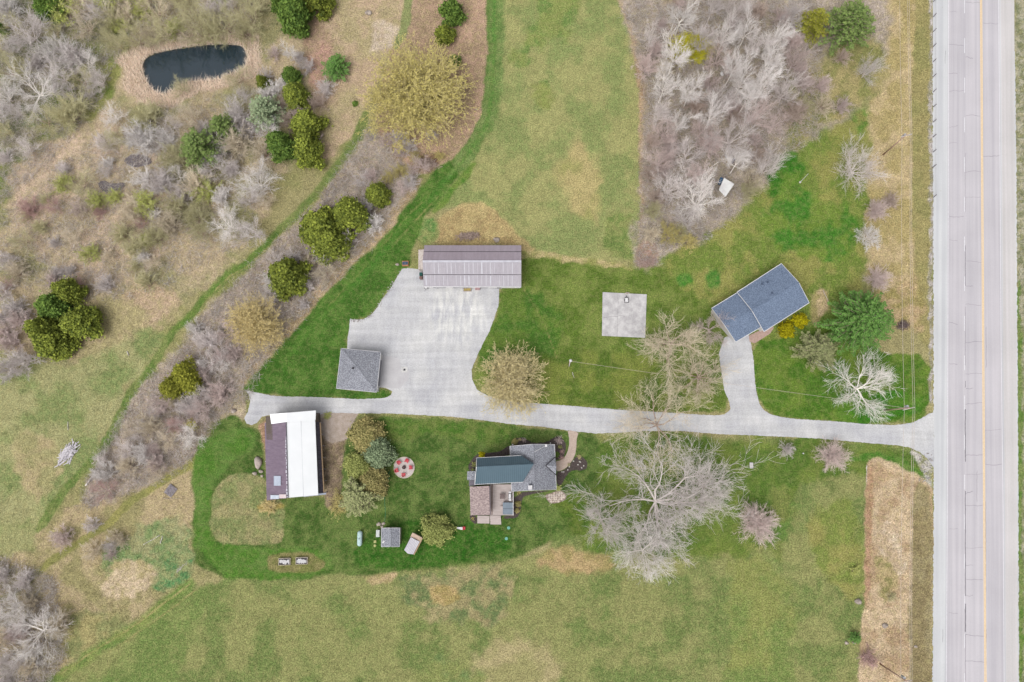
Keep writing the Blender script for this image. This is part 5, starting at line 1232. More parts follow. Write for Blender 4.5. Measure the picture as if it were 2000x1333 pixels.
def grow(rs, h, trunk_h, nlimb, reach, levels=3, wob=.25, up=.15, r0=.22, lean=0, kids=(4, 5), vase=0.5):
    """returns arrays of limb segments (P0,P1,R0,R1,level)"""
    out = []
    def branch(p, d, L, r, lev):
        n = 4 if lev < levels else 3
        seg = L / n; q = p.copy(); dd = d.copy(); pts = [(q.copy(), r)]
        for k in range(n):
            dd = unit(dd + rs.normal(size=3) * wob + np.array([0, 0, up])); q2 = q + dd * seg; r2 = r * (1 - .62 * (k + 1) / n)
            out.append((q, q2, r * (1 - .62 * k / n), r2, lev)); q = q2; pts.append((q.copy(), r2))
            if lev < levels:
                nk = kids[0] if lev == 0 else kids[1]
                for _ in range(nk // 2 + (rs.rand() < .5)):
                    if k == 0 and rs.rand() < .5: continue
                    side = unit(np.cross(dd, rs.normal(size=3))); nd = unit(dd * .85 + side * (.5 + .3 * rs.rand())); branch(q.copy(), nd, L * rs.uniform(.42, .68), r2 * .62, lev + 1)
    tp = np.array([0, 0, 0.]); n = 4; rr0 = r0
    for k in range(n):
        q = tp + np.array([rs.normal() * .04 + lean * .1, rs.normal() * .04, trunk_h / n]); out.append((tp, q, rr0, rr0 * .9, -1)); rr0 *= .9; tp = q
    a0 = rs.rand() * 6.28
    for k in range(nlimb):
        a = a0 + 2.4 * k + rs.normal() * .2; el = rs.uniform(.2, 1.0) if k > 1 else 1.2
        el = el * vase + (1 - vase) * rs.uniform(.1, .6)
        d = np.array([math.cos(a) * math.cos(el), math.sin(a) * math.cos(el), math.sin(el)])
        L = min(reach / max(math.cos(el), .35), (h - trunk_h) / max(math.sin(el), .35)) * rs.uniform(.85, 1.1)
        st = tp - np.array([0, 0, rs.uniform(0, .3) * trunk_h * (k > 2)]); branch(st, d, L * .85, r0 * .55, 0)
    P0, P1, R0, R1, LV = zip(*out); return np.array(P0), np.array(P1), np.array(R0), np.array(R1), np.array(LV)
def fit(P, h, reach):
    return P
def twigs(rs, P0, P1, LV, minlev, n, L, r, spread=.7, up=.12):
    sel = np.where(LV >= minlev)[0]; ln = np.linalg.norm(P1[sel] - P0[sel], axis=1); pr = ln / ln.sum()
    i = rs.choice(sel, n, p=pr); t_ = rs.rand(n, 1) ** .7; B = P0[i] + (P1[i] - P0[i]) * t_; d = unit(P1[i] - P0[i])
    dd = unit(d + rs.normal(size=(n, 3)) * spread * .5 + np.array([0, 0, up])); l = L * rs.uniform(.45, 1.2, (n, 1)); E = B + dd * l
    return B, E, np.full(n, r), np.full(n, r * .45)
PROTO = {}
def reg(key, trunk, crown, R, Ht, tint=None):
    """trunk, crown: (V,F); optional leaves merged into crown with tint"""
    tm = np_mesh(key + '_trunk', *trunk); tm.materials.append(None) if False else None
    cm = np_mesh(key + '_crown', crown[0], crown[1], False, tint); PROTO[key] = (tm, cm, R, Ht)
def norm_size(V): return np.percentile(np.hypot(V[:, 0], V[:, 1]), 96), V[:, 2].max()
def bare(key, seed, h=13, th=4, nl=7, reach=5, ntw=5000, tl=.9, tr=.022, levels=2, r0=.2, vase=.8, wob=.22, up=.12, leaf=0, leafs=.09, kids=(4, 5), lsp=1.0):
    rs = np.random.RandomState(seed); P0, P1, R0, R1, LV = grow(rs, h, th, nl, reach, levels, wob, up, r0, vase=vase, kids=kids)
    big = LV <= 0; tV, tF = tubes(P0[big], P1[big], R0[big], R1[big], 6)
    sm = ~big; a = tubes(P0[sm], P1[sm], np.maximum(R0[sm] * .85, .017), np.maximum(R1[sm] * .85, .012), 4)
    B, E, r_a, r_b = twigs(rs, P0, P1, LV, 1, ntw, tl, tr)
    b = tubes(B, E, r_a, r_b, 3)
    Vs = [a[0], b[0]]; Fs = [a[1], b[1] + len(a[0])]; ti = [np.repeat(rs.rand(len(P0[sm])) * .5, 8), np.repeat(rs.rand(ntw), 6) * .6]
    if leaf:
        i = rs.randint(0, ntw, leaf); Pp = B[i] + (E[i] - B[i]) * rs.uniform(.3, 1.15, (leaf, 1)) + rs.normal(size=(leaf, 3)) * .06 * lsp
        q = quads(Pp, rs.normal(size=(leaf, 3)) + np.array([0, 0, .6]), rs.uniform(.5, 1.3, leaf) * leafs, rs); Fs.append(q[1] + sum(len(v) for v in Vs)); Vs.append(q[0]); ti.append(np.repeat(.6 + .4 * rs.rand(leaf), 4))
    V = np.concatenate(Vs); F = np.concatenate(Fs); T = np.concatenate(ti); R, Z = norm_size(V); reg(key, (tV, tF), (V, F), R, Z, T)
def shrub(key, seed, R=2.5, h=3, ns=46, ntw=3200, tl=.55, tr=.016, leaf=0, leafs=.07, base=0.0):
    rs = np.random.RandomState(seed); P0, P1, R0, R1, LV = [], [], [], [], []
    for k in range(ns):
        a = rs.rand() * 6.28; el = math.acos(rs.rand() ** .55 * .98) ; el = math.pi / 2 - el; d = np.array([math.cos(a) * math.cos(el), math.sin(a) * math.cos(el), abs(math.sin(el)) + .15]); d = unit(d)
        L = (R * math.cos(el) + h * abs(math.sin(el))) * (rs.uniform(.7, 1.05) if not base else rs.uniform(.88, 1.0)); p = np.array([rs.normal() * .12 * R, rs.normal() * .12 * R, 0.]) if not base else np.array([rs.normal() * .2, rs.normal() * .2, base * rs.uniform(.6, 1.1)]); r = .05 if not base else .06; n = 5
        for j in range(n):
            d = unit(d + rs.normal(size=3) * .16 + np.array([0, 0, .02])); q = p + d * L / n; q[2] = max(q[2], .05); P0.append(p); P1.append(q); R0.append(r * (1 - .16 * j)); R1.append(r * (1 - .16 * (j + 1))); LV.append(0 if j < 2 else 1)
            if j >= 1:
                for _ in range(2):
                    dd = unit(d + rs.normal(size=3) * .6); e = q + dd * L * rs.uniform(.12, .3); P0.append(q); P1.append(e); R0.append(r * .5); R1.append(r * .25); LV.append(1)
            p = q
    if base: P0.append(np.zeros(3)); P1.append(np.array([0, 0, base * 1.1])); R0.append(.4); R1.append(.3); LV.append(0)
    P0, P1, R0, R1, LV = map(np.array, (P0, P1, R0, R1, LV)); big = LV == 0
    tV, tF = tubes(P0[big], P1[big], R0[big], R1[big], 4); a = tubes(P0[~big], P1[~big], R0[~big], R1[~big], 3)
    B, E, ra, rb = twigs(rs, P0, P1, LV, 1, ntw, tl, tr, 1.1, .15); b = tubes(B, E, ra, rb, 3)
    Vs = [a[0], b[0]]; Fs = [a[1], b[1] + len(a[0])]; ti = [np.repeat(rs.rand((~big).sum()) * .5, 6), np.repeat(rs.rand(ntw) * .6, 6)]
    if leaf:
        i = rs.randint(0, ntw, leaf); Pp = B[i] + (E[i] - B[i]) * rs.uniform(.3, 1.15, (leaf, 1)) + rs.normal(size=(leaf, 3)) * .05
        q = quads(Pp, rs.normal(size=(leaf, 3)) + np.array([0, 0, .6]), rs.uniform(.5, 1.3, leaf) * leafs, rs); Fs.append(q[1] + sum(len(v) for v in Vs)); Vs.append(q[0]); ti.append(np.repeat(.6 + .4 * rs.rand(leaf), 4))
    V = np.concatenate(Vs); F = np.concatenate(Fs); T = np.concatenate(ti); Rr, Z = norm_size(V); reg(key, (tV, tF), (V, F), Rr, Z, T)
def cedar(key, seed, R=2.4, h=6, n=11000, lumps=22, leafs=.15, cone=.8, ls=.62):
    rs = np.random.RandomState(seed); cs = []
    for k in range(lumps):
        a = rs.rand() * 6.28; z = rs.uniform(.12, .95); rad = R * (1 - cone * z ** 1.5) * rs.uniform(.35, .85); cs.append((rad * math.cos(a), rad * math.sin(a), z * h, R * rs.uniform(.24, .52) * ls * (1 - .4 * z)))
    cs.append((0, 0, h * .85, R * .35)); cs.append((0, 0, h * .5, R * .6)); cs = np.array(cs); w_ = cs[:, 3] ** 2; i = rs.choice(len(cs), n, p=w_ / w_.sum())
    u = unit(rs.normal(size=(n, 3)) + np.array([0, 0, .3])); u[:, 2] = np.abs(u[:, 2]) * .9 - .15; rad = cs[i, 3] * rs.uniform(.7, 1.06, n)
    P = cs[i, :3] + u * rad[:, None] * np.array([1, 1, 1.35]); P += rs.normal(size=(n, 3)) * np.where(rs.rand(n, 1) < .25, R * .09, R * .015); P[:, 2] = np.maximum(P[:, 2], .08)
    nr = unit(u * .5 + rs.normal(size=(n, 3)) * .6 + np.array([0, 0, .25])); V, F = quads(P, nr, rs.uniform(.6, 1.3, n) * leafs, rs, 1.3)
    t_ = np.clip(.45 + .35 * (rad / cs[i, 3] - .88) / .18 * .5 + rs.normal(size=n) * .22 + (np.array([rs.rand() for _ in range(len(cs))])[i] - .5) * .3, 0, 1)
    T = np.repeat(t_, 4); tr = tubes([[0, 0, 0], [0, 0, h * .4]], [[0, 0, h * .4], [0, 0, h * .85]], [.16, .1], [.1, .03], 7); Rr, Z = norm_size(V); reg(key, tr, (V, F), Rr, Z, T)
def pine(key, seed, R=3.5, h=10, nb=90, per=90, leafs=.17, droop=.1, irr=.3, z0=.12):
    rs = np.random.RandomState(seed); Ps, Ns, Ts = [], [], []; bp0, bp1, br = [], [], []
    for k in range(nb):
        z = z0 + (1 - z0) * (k / nb) ** .9; a = k * 2.399 + rs.normal() * .25; L = R * (1 - z ** 1.4) ** .75 * rs.uniform(1 - irr, 1.08) + .25
        d = np.array([math.cos(a), math.sin(a), .18 - droop + .5 * z]); d = unit(d); b = np.array([0, 0, z * h]); bp0.append(b); bp1.append(b + d * L); br.append(.05 * (1 - z) + .02)
        m_ = max(14, int(per * L / R)); t_ = rs.uniform(.18, 1.02, m_); wd = .30 * L * (1.08 - t_) * .9 + .14; side = np.array([-math.sin(a), math.cos(a), 0])
        P = b + d * L * t_[:, None] + side * (rs.uniform(-1, 1, m_) * wd)[:, None] + np.array([0, 0, 1]) * (rs.normal(size=m_) * .09 - .12 * t_ ** 2 * L * droop * 2)[:, None]
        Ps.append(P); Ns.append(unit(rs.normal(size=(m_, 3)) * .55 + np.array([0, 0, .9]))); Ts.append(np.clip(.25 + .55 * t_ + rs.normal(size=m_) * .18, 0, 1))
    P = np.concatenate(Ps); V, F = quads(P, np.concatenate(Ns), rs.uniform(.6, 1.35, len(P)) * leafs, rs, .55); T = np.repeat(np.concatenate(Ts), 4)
    bt = tubes(bp0, bp1, br, [.012] * nb, 4); tr0 = tubes([[0, 0, 0], [0, 0, h * .5]], [[0, 0, h * .5], [0, 0, h * .97]], [.2, .13], [.13, .03], 8)
    tV = np.concatenate([tr0[0], bt[0]]); tF = np.concatenate([tr0[1], bt[1] + len(tr0[0])]); Rr, Z = norm_size(V); reg(key, (tV, tF), (V, F), Rr, Z, T)

for k in range(4): bare('tree%d' % k, 100 + k, h=13, th=6.5, nl=7, reach=3.2, ntw=1500, tl=1.3, tr=.023, levels=2, r0=.2, vase=.9, wob=.14)
for k in range(3): bare('wide%d' % k, 120 + k, h=10, th=2.4, nl=9, reach=6, ntw=2100, tl=1.4, tr=.018, levels=2, r0=.24, vase=.6, wob=.15)
for k in range(2): bare('giant%d' % k, 140 + k, h=15, th=3.5, nl=[12, 8][k], reach=10, ntw=[2700, 1000][k], tl=1.5, tr=.019, levels=3, r0=.3, vase=.55, wob=.2, kids=(4, 2))
for k in range(5): shrub('shrub%d' % k, 160 + k, R=2.4, h=[2.6, 3.2, 2.2, 2.9, 3.6][k], ns=[40, 52, 44, 60, 36][k], ntw=1700, tl=.8, tr=.02)
for k in range(2): shrub('round%d' % k, 170 + k, R=3.6, h=4.5, ns=110, ntw=4200, tl=.9, tr=.02)
for k in range(3): shrub('bud%d' % k, 180 + k, R=2.5, h=3, ns=46, ntw=1300, tl=.7, tr=.022, leaf=3400, leafs=.075)
shrub('budbig0', 190, R=8, h=9, ns=330, ntw=22000, tl=.7, tr=.018, leaf=66000, leafs=.095, base=1.6)
shrub('budbig1', 191, R=5.5, h=6.5, ns=260, ntw=15000, tl=.55, tr=.018, leaf=28000, leafs=.085, base=1.2)
for k in range(4): cedar('cedar%d' % k, 200 + k, R=2.5, h=5.5, n=13000, lumps=80, leafs=.125)
cedar('ball0', 210, R=1.6, h=1.8, n=5200, lumps=50, leafs=.09, cone=.45); cedar('ball1', 211, R=1.6, h=2.0, n=5200, lumps=44, leafs=.09, cone=.5)
cedar('dome0', 212, R=3.0, h=4.2, n=15000, lumps=90, leafs=.12, cone=.6)
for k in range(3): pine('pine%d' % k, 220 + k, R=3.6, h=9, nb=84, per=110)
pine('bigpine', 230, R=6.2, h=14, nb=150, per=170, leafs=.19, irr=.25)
print('protos', len(PROTO), sum(len(c[1].vertices) for c in PROTO.values()))

BARK = {'grey': mat('bark_grey', tw(190,182,178), tw(164,154,150), 3), 'white': mat('bark_white', tw(214,206,200), tw(186,176,170), 3), 'brown': mat('bark_brown', tw(150,132,120), tw(124,106,96), 3), 'mauve': mat('bark_mauve', tw(176,160,156), tw(150,134,132), 3)}
for m_ in BARK.values(): pass
LM = {
 'grey': leafmat('twig_grey', tw(176,168,166), tw(204,196,194)), 'white': leafmat('twig_white', tw(196,188,184), tw(226,219,216)),
 'mauve': leafmat('twig_mauve', tw(172,156,152), tw(200,186,182)), 'tan': leafmat('twig_tan', tw(178,166,146), tw(206,194,174)),
 'olive': leafmat('twig_olive', tw(158,152,122), tw(186,182,140)), 'brown': leafmat('twig_brown', tw(156,140,130), tw(184,168,158)),
 'red': leafmat('twig_red', tw(164,134,130), tw(182,158,152)),
 'ygreen': leafmat('bud_green', tw(152,146,110), tw(166,176,88)), 'gold': leafmat('bud_gold', tw(182,166,130), tw(200,182,124)),
 'yolive': leafmat('bud_yolive', tw(156,144,112), tw(166,156,88)), 'bright': leafmat('bud_bright', tw(150,146,60), tw(196,190,44)),
 'tanbud': leafmat('bud_tan', tw(172,160,130), tw(176,164,118)),
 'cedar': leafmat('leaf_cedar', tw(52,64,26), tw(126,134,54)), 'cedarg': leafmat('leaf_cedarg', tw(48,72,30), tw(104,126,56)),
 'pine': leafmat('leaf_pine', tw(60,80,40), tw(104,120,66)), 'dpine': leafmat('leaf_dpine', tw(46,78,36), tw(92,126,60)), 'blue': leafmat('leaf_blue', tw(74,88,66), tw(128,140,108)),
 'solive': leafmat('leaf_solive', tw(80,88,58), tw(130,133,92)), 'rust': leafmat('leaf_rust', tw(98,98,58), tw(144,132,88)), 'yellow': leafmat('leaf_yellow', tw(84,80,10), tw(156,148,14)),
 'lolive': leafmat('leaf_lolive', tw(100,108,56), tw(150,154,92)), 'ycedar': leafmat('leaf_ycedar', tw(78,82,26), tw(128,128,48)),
}
LOOK = {'grey': 'pale grey leafless', 'white': 'whitish leafless', 'mauve': 'mauve-brown leafless', 'tan': 'tan leafless', 'olive': 'olive-tinged leafless', 'brown': 'brown leafless', 'red': 'reddish leafless', 'ygreen': 'yellow-green budding', 'gold': 'golden budding',
        'yolive': 'olive-yellow budding', 'cedar': 'dark green', 'cedarg': 'green', 'pine': 'green', 'blue': 'grey-green', 'solive': 'olive', 'bright': 'bright yellow-green', 'tanbud': 'tan budding'}
BK = {'grey': 'grey', 'white': 'white', 'mauve': 'mauve', 'red': 'mauve'}
NM = {'tree': ('bare_tree', 'tree', 'tree'), 'wide': ('bare_tree', 'tree', 'tree'), 'giant': ('bare_tree', 'tree', 'tree'), 'shrub': ('bare_shrub', 'shrub', 'shrub'), 'round': ('bare_shrub', 'shrub', 'shrub'), 'bud': ('budding_shrub', 'shrub', 'shrub'),
      'budbig': ('budding_tree', 'tree', 'tree'), 'cedar': ('cedar_tree', 'tree', 'cedar'), 'ball': ('round_shrub', 'shrub', 'shrub'), 'dome': ('round_bush', 'bush', 'bush'), 'pine': ('spruce_tree', 'tree', 'spruce'), 'bigpine': ('spruce_tree', 'tree', 'spruce')}
ITEMS = []; RS = random.Random(77)
def plant(key, px, py, rpx, col, h=None, label=None, region=None, zc=.55, rot=None, squash=1.0):
    fam = key.rstrip('0123456789'); tm, cm, R, Z = PROTO[key]; nm, cat, noun = NM[fam]
    if fam == 'cedar': rpx *= .92
    r = rpx * (W(px + 1, py) - W(px, py)).length
    if h is None: h = Z * r / R
    r = r * (1 - h * zc / H)
    if fam == 'cedar' and squash == 1.0: squash = RS.uniform(.8, 1.15)
    c = W(px, py, h * zc); o = bpy.data.objects.new(nm, None); C.objects.link(o); o.location = (c.x, c.y, 0); o.empty_display_size = .3
    o.rotation_euler = (0, 0, RS.uniform(0, 6.28) if rot is None else rot); o.scale = (r / R, r / R * squash, h / Z)
    o['category'] = cat
    for me, nn, mt in ((tm, 'trunk', BARK[BK.get(col, 'brown')]), (cm, 'crown', LM[col])):
        if len(me.materials) == 0: me.materials.append(mt)
        q = bpy.data.objects.new(nn, me); C.objects.link(q); q.parent = o
        q.material_slots[0].link = 'OBJECT'; q.material_slots[0].material = mt
    if label: o['label'] = label
    ITEMS.append((o, px, py, col, noun, label, region, rpx)); return o
def pick(fam, n): return '%s%d' % (fam, RS.randrange(n))

# --- hand placed, each with its own label
plant('budbig0', 812, 178, 100, 'yolive', 11, 'huge olive-yellow budding tree at the top beside the mown track')
plant('budbig1', 497, 632, 54, 'gold', 7.5, 'golden budding tree between the meadow track and the lawn strip')
plant('budbig1', 1002, 745, 66, 'tanbud', 8, 'large tan budding tree overhanging the drive')
plant('giant0', 1290, 985, 150, 'grey', 14, 'giant pale bare tree below the drive, the largest crown')
plant('giant1', 1292, 830, 100, 'tan', 13, 'bare tree rooted at the drive with branches over the pavement')
plant('wide0', 1178, 1020, 62, 'grey', 12, 'bare tree at the lower left of the giant tree')
plant('wide1', 1262, 1082, 60, 'white', 12, 'whitish bare tree at the bottom of the giant tree clump')
plant('wide2', 1385, 955, 58, 'grey', 12, 'grey bare tree at the right of the giant tree clump')
plant('wide0', 1318, 668, 78, 'tan', 9, 'tan-grey bare tree between the concrete pad and bungalow driveway')
plant('wide2', 1372, 735, 60, 'tan', 8, 'thin bare tree left of the bungalow driveway, lower of two')
plant('wide1', 1392, 640, 40, 'mauve', 7, 'small bare tree at the bungalow garage corner')
plant('wide1', 1690, 757, 72, 'white', 9, 'whitish spreading bare tree above the drive near the road')
plant('round0', 1484, 1023, 42, 'mauve', 5, 'dense round mauve-grey shrub on the open lower lawn')
plant('round1', 1630, 892, 34, 'mauve', 4, 'round twiggy shrub just below the drive near the road')
plant('shrub1', 1538, 878, 18, 'grey', 3, 'small thin grey shrub below the drive')
plant('wide0', 1368, 388, 56, 'white', 11, 'whitish bare tree left of the small white shelter')
plant('wide1', 1436, 262, 54, 'grey', 12, 'broad grey bare tree above the upturned boat')
plant('wide2', 1680, 322, 54, 'grey', 10, 'grey bare tree beside the upper roadside pole')
plant('wide0', 1702, 130, 32, 'grey', 8, 'grey bare tree near the top of the right verge')
plant('round0', 1716, 408, 24, 'mauve', 3.5, 'mauve shrub on the right verge below the upper pole'); plant('shrub4', 1700, 460, 28, 'white', 4, 'whitish shrub leaning over the bungalow lawn by the verge'); plant('round1', 1718, 543, 27, 'mauve', 3.5, 'round mauve shrub above the big green spruce'); plant('shrub2', 1741, 392, 18, 'brown', 2, 'dark brown shrub on the verge below the upper pole')
plant('bigpine', 1688, 625, 64, 'dpine', 11, 'big green spruce between the bungalow and the road')
plant('pine0', 1600, 684, 42, 'solive', 6, 'olive spruce below the bungalow beside the big green one')
plant('ball0', 1538, 643.5, 17, 'yellow', 2.4, 'bright yellow round shrub at the bungalow front, the left one'); plant('ball1', 1564, 626, 15, 'yellow', 2.4, 'bright yellow round shrub at the bungalow front, the right one')
plant('dome0', 738, 885, 29, 'blue', 5, 'grey-green round spruce left of the fire pit'); plant('dome0', 730, 941, 28, 'rust', 4.5, 'rusty olive round bush below the grey-green spruce'); plant('dome0', 697, 908, 26, 'lolive', 4, 'olive bush left of the rusty round bush')
plant('dome0', 712, 852, 33, 'rust', 4.5, 'rusty olive bush at the top of the cluster by the barn'); plant('pine1', 697, 970, 37, 'solive', 5, 'pale olive spruce at the bottom of the cluster by the barn'); plant('dome0', 850, 1036, 31, 'lolive', 4, 'light olive round bush between trailer and toy slide', squash=.9)
plant('bud0', 660, 985, 24, 'yolive', 2, 'low olive shrub beneath the barn corner cluster'); plant('bud1', 525, 990, 18, 'gold', 1.6, 'low golden shrub at the lower left barn corner')
plant('ball0', 880, 18, 24, 'cedarg', 6, 'tall dense dark green cedar at the top beside the mown track'); plant('ball1', 867, 65, 21, 'cedar', 4.5, 'dark green cedar just below the tallest one at the top'); plant('ball0', 887, 116, 13, 'cedarg', 3, 'small dark cedar at the upper right of the huge budding tree')
plant('cedar0', 572, 20, 42, 'cedarg', 9, 'dark green cedar at the top edge left of the top meadow'); plant('cedar1', 615, -5, 30, 'cedar', 8, 'cedar cut by the top edge, left of the top meadow'); plant('cedar2', 548, -4, 26, 'cedarg', 8, 'cedar at the top edge above the birch')
plant('pine2', 655, 130, 27, 'dpine', 4, 'isolated low dark green juniper in the top meadow'); plant('ball1', 693, 202, 6, 'cedarg', .9, 'tiny green shrub alone in the top meadow')
plant('cedar3', 574, 185, 26, 'cedar', 6, 'small cedar right of the pond, highest of the cedar line'); plant('pine1', 514, 215, 34, 'blue', 7, 'grey-green pine right of the pond'); plant('cedar0', 597, 240, 30, 'cedar', 7, 'cedar above the big cedar clump right of the pond')
plant('cedar1', 598, 287, 34, 'cedar', 8, 'largest cedar of the clump by the meadow track'); plant('cedar2', 545, 280, 33, 'cedarg', 8, 'left cedar of the clump by the meadow track'); plant('cedar3', 566, 145, 18, 'cedarg', 5, 'small green cedar below the birch')
plant('pine0', 386, 286, 42, 'pine', 8, 'soft green pine below the pond'); plant('pine2', 432, 245, 28, 'pine', 7, 'green pine directly below the pond, upper of two'); plant('bud2', 398, 370, 28, 'ygreen', 4, 'yellow-green rounded shrub in the left scrub'); plant('cedar1', 512, 160, 16, 'cedar', 5, 'small yellowish cedar beside the pond right end')
plant('cedar0', 128, 566, 28, 'cedar', 7, 'topmost cedar of the left meadow clump'); plant('cedar1', 78, 642, 38, 'cedar', 8, 'leftmost cedar of the left meadow clump'); plant('cedar2', 150, 630, 36, 'cedar', 7, 'rightmost cedar of the left meadow clump'); plant('cedar3', 96, 668, 40, 'cedar', 7, 'bottom cedar of the left meadow clump'); plant('cedar0', 98, 598, 30, 'cedarg', 7, 'middle cedar of the left meadow clump')
plant('cedar2', 683, 418, 40, 'cedar', 8, 'right cedar of the three in the hedgerow middle'); plant('cedar0', 622, 440, 38, 'cedar', 8, 'left cedar of the three in the hedgerow middle'); plant('cedar1', 642, 472, 38, 'cedar', 7, 'lowest cedar of the three in the hedgerow middle'); plant('cedar3', 735, 378, 25, 'cedar', 5, 'small cedar at the upper end of the hedgerow')
plant('cedar1', 556, 536, 43, 'cedar', 8, 'lone large cedar in the hedgerow above the golden tree'); plant('cedar2', 362, 738, 32, 'ycedar', 6, 'yellowish cedar in the hedgerow, right of a pair'); plant('cedar3', 336, 756, 30, 'ycedar', 6, 'yellowish cedar in the hedgerow, left of a pair')
plant('bud0', 372, 830, 13, 'bright', 2, 'small bright yellow-green shrub near the drive end')
plant('wide2', 497, 352, 44, 'white', 8, 'whitish bare tree by the meadow track below the cedars'); plant('wide0', 441, 436, 44, 'white', 7, 'whitish radiating bare tree in the left scrub'); plant('wide1', 62, 1240, 58, 'white', 8, 'whitish bare tree in the lower left corner'); plant('wide2', 18, 1195, 38, 'white', 7, 'whitish bare tree at the lower left edge'); plant('wide0', 14, 1302, 42, 'grey', 7, 'grey bare tree in the bottom left corner')
plant('wide0', 50, 60, 54, 'grey', 8, 'grey bare tree near the top left corner'); plant('wide1', 58, 172, 58, 'white', 8, 'whitish bare tree left of the pond'); plant('cedar2', 92, 2, 34, 'cedarg', 7, 'dark green cedar at the top left edge'); plant('cedar1', 0, 52, 12, 'cedarg', 4, 'dark cedar cut by the top left edge')
plant('wide2', 350, 170, 24, 'olive', 4, 'small olive bare tree standing over the pond bottom edge'); plant('wide1', 462, 150, 30, 'olive', 5, 'olive bare tree standing over the pond right end')
plant('tree1', 563, 98, 20, 'white', 8, 'white-stemmed birch clump right of the pond', zc=.6)
plant('budbig1', 1346, 92, 40, 'bright', 6, 'bright yellow-green budding tree in the right wood', squash=.8)
plant('pine0', 1665, 42, 50, 'pine', 10, 'large green pine at the top right wood edge'); plant('pine1', 1592, 44, 32, 'ycedar', 8, 'yellowish pine in the top right wood'); plant('bud1', 1308, 458, 26, 'yolive', 3, 'olive-yellow budding shrub at the wood bottom, left of two'); plant('bud2', 1345, 470, 22, 'yolive', 3, 'olive-yellow budding shrub at the wood bottom, right of two')
plant('pine2', 1672, 1247, 12, 'dpine', 2, 'small dark green spruce at the lower right field edge'); plant('shrub3', 1699, 1287, 22, 'red', 2.2, 'reddish shrub at the lower right verge'); plant('shrub0', 1741, 1167, 11, 'olive', 1.2, 'small olive shrub in the pale verge'); plant('bud1', 1669, 1116, 12, 'ygreen', 1, 'green weedy shrub at the lower right field edge')
plant('bud1', 638, 812, 9, 'ygreen', .6, 'green weed clump on gravel beside the white barn roof')
for px, py, r, c_, lab in [(1006, 863, 6, 'rust', 'rusty shrub, first from the left in the bed above the shingled roof'), (1015, 859, 3.5, 'tanbud', 'small tan shrub, second from the left above the shingled roof'), (1024, 860, 5, 'mauve', 'mauve shrub, third from the left above the shingled roof'),
        (1092, 860, 9, 'mauve', 'pinkish shrub in the bed beside the walk'), (1094, 873, 4.5, 'ygreen', 'yellow-green shrub below the pinkish one by the walk'), (1098, 883, 5.5, 'red', 'red shrub inside the curve of the walk, upper'), (1096.5, 894, 6, 'red', 'red shrub inside the curve of the walk, lower'),
        (1088, 888, 5, 'cedarg', 'small green shrub beside the front roof edge'), (941, 889, 6, 'yellow', 'yellow shrub at the upper left corner of the metal wing'), (927, 909, 6.5, 'ygreen', 'yellow-green shrub at the left end of the metal wing'), (923, 918, 4, 'ygreen', 'small yellow-green shrub above the little porch roof'),
        (1013, 963, 5, 'yolive', 'olive shrub below the shingled roof corner'), (1090, 954, 7, 'ygreen', 'yellow-green shrub at the lower right house corner'), (1131, 893, 5, 'tanbud', 'tan shrub at the top of the front mulch bed'), (1012, 985, 6, 'rust', 'rusty groundcover shrub beside the hot tub'), (1010, 998, 5, 'rust', 'rusty groundcover shrub at the deck corner'), (924, 1013, 4, 'yolive', 'small shrub beside the deck landing'), (1111, 908, 4, 'olive', 'small olive shrub at the walk in the mulch bed')]:
    key = 'ball0' if c_ in ('rust', 'cedarg', 'yellow') else 'bud%d' % RS.randrange(3)
    if c_ in ('mauve', 'red', 'olive'): key = 'shrub%d' % RS.randrange(5)
    plant(key, px, py, r, c_, r * S * 1.1, lab)

# --- thickets: labelled by their order from the left
def tree_list(region, rows):
    for (px, py, r, fam, n, col, h) in rows: plant(pick(fam, n), px, py, r, col, h, None, region, .7 if fam == 'tree' else .55)
tree_list('in the right wood', [(1335,18,34,'tree',4,'white',13),(1468,44,30,'tree',4,'white',14),(1322,98,36,'tree',4,'white',13),(1300,158,28,'tree',4,'white',13),(1352,168,31,'tree',4,'white',13),(1412,192,38,'wide',3,'grey',11),(1508,112,32,'tree',4,'white',13),
 (1524,72,32,'tree',4,'white',14),(1500,158,34,'tree',4,'white',13),(1482,215,40,'wide',3,'mauve',11),(1500,322,36,'wide',3,'grey',10),(1345,300,38,'wide',3,'grey',9),(1300,250,36,'wide',3,'mauve',9),(1312,362,40,'wide',3,'grey',9),(1455,150,32,'tree',4,'white',12),(1440,120,30,'tree',4,'white',14),(1395,215,30,'tree',4,'white',13),(1465,185,30,'tree',4,'white',13),(1330,230,28,'tree',4,'white',12),(1445,310,28,'tree',4,'white',11),(1360,335,26,'tree',4,'mauve',9),(1520,235,28,'tree',4,'mauve',9),(1420,60,26,'tree',4,'white',13),(1405,105,32,'wide',3,'mauve',9),
 (1440,10,34,'wide',3,'grey',12),(1550,18,28,'tree',4,'grey',12),(1290,310,32,'wide',3,'mauve',8),(1560,110,32,'wide',3,'mauve',10),(1290,215,26,'tree',4,'grey',12),(1378,60,30,'tree',4,'grey',12),(1470,345,30,'wide',3,'tan',7),(1375,245,30,'wide',3,'mauve',9),(1275,60,22,'tree',4,'grey',11),(1540,170,34,'wide',3,'grey',11),(1340,420,30,'wide',3,'grey',8),(1480,75,26,'tree',4,'grey',13),(1398,0,26,'tree',4,'grey',13)])
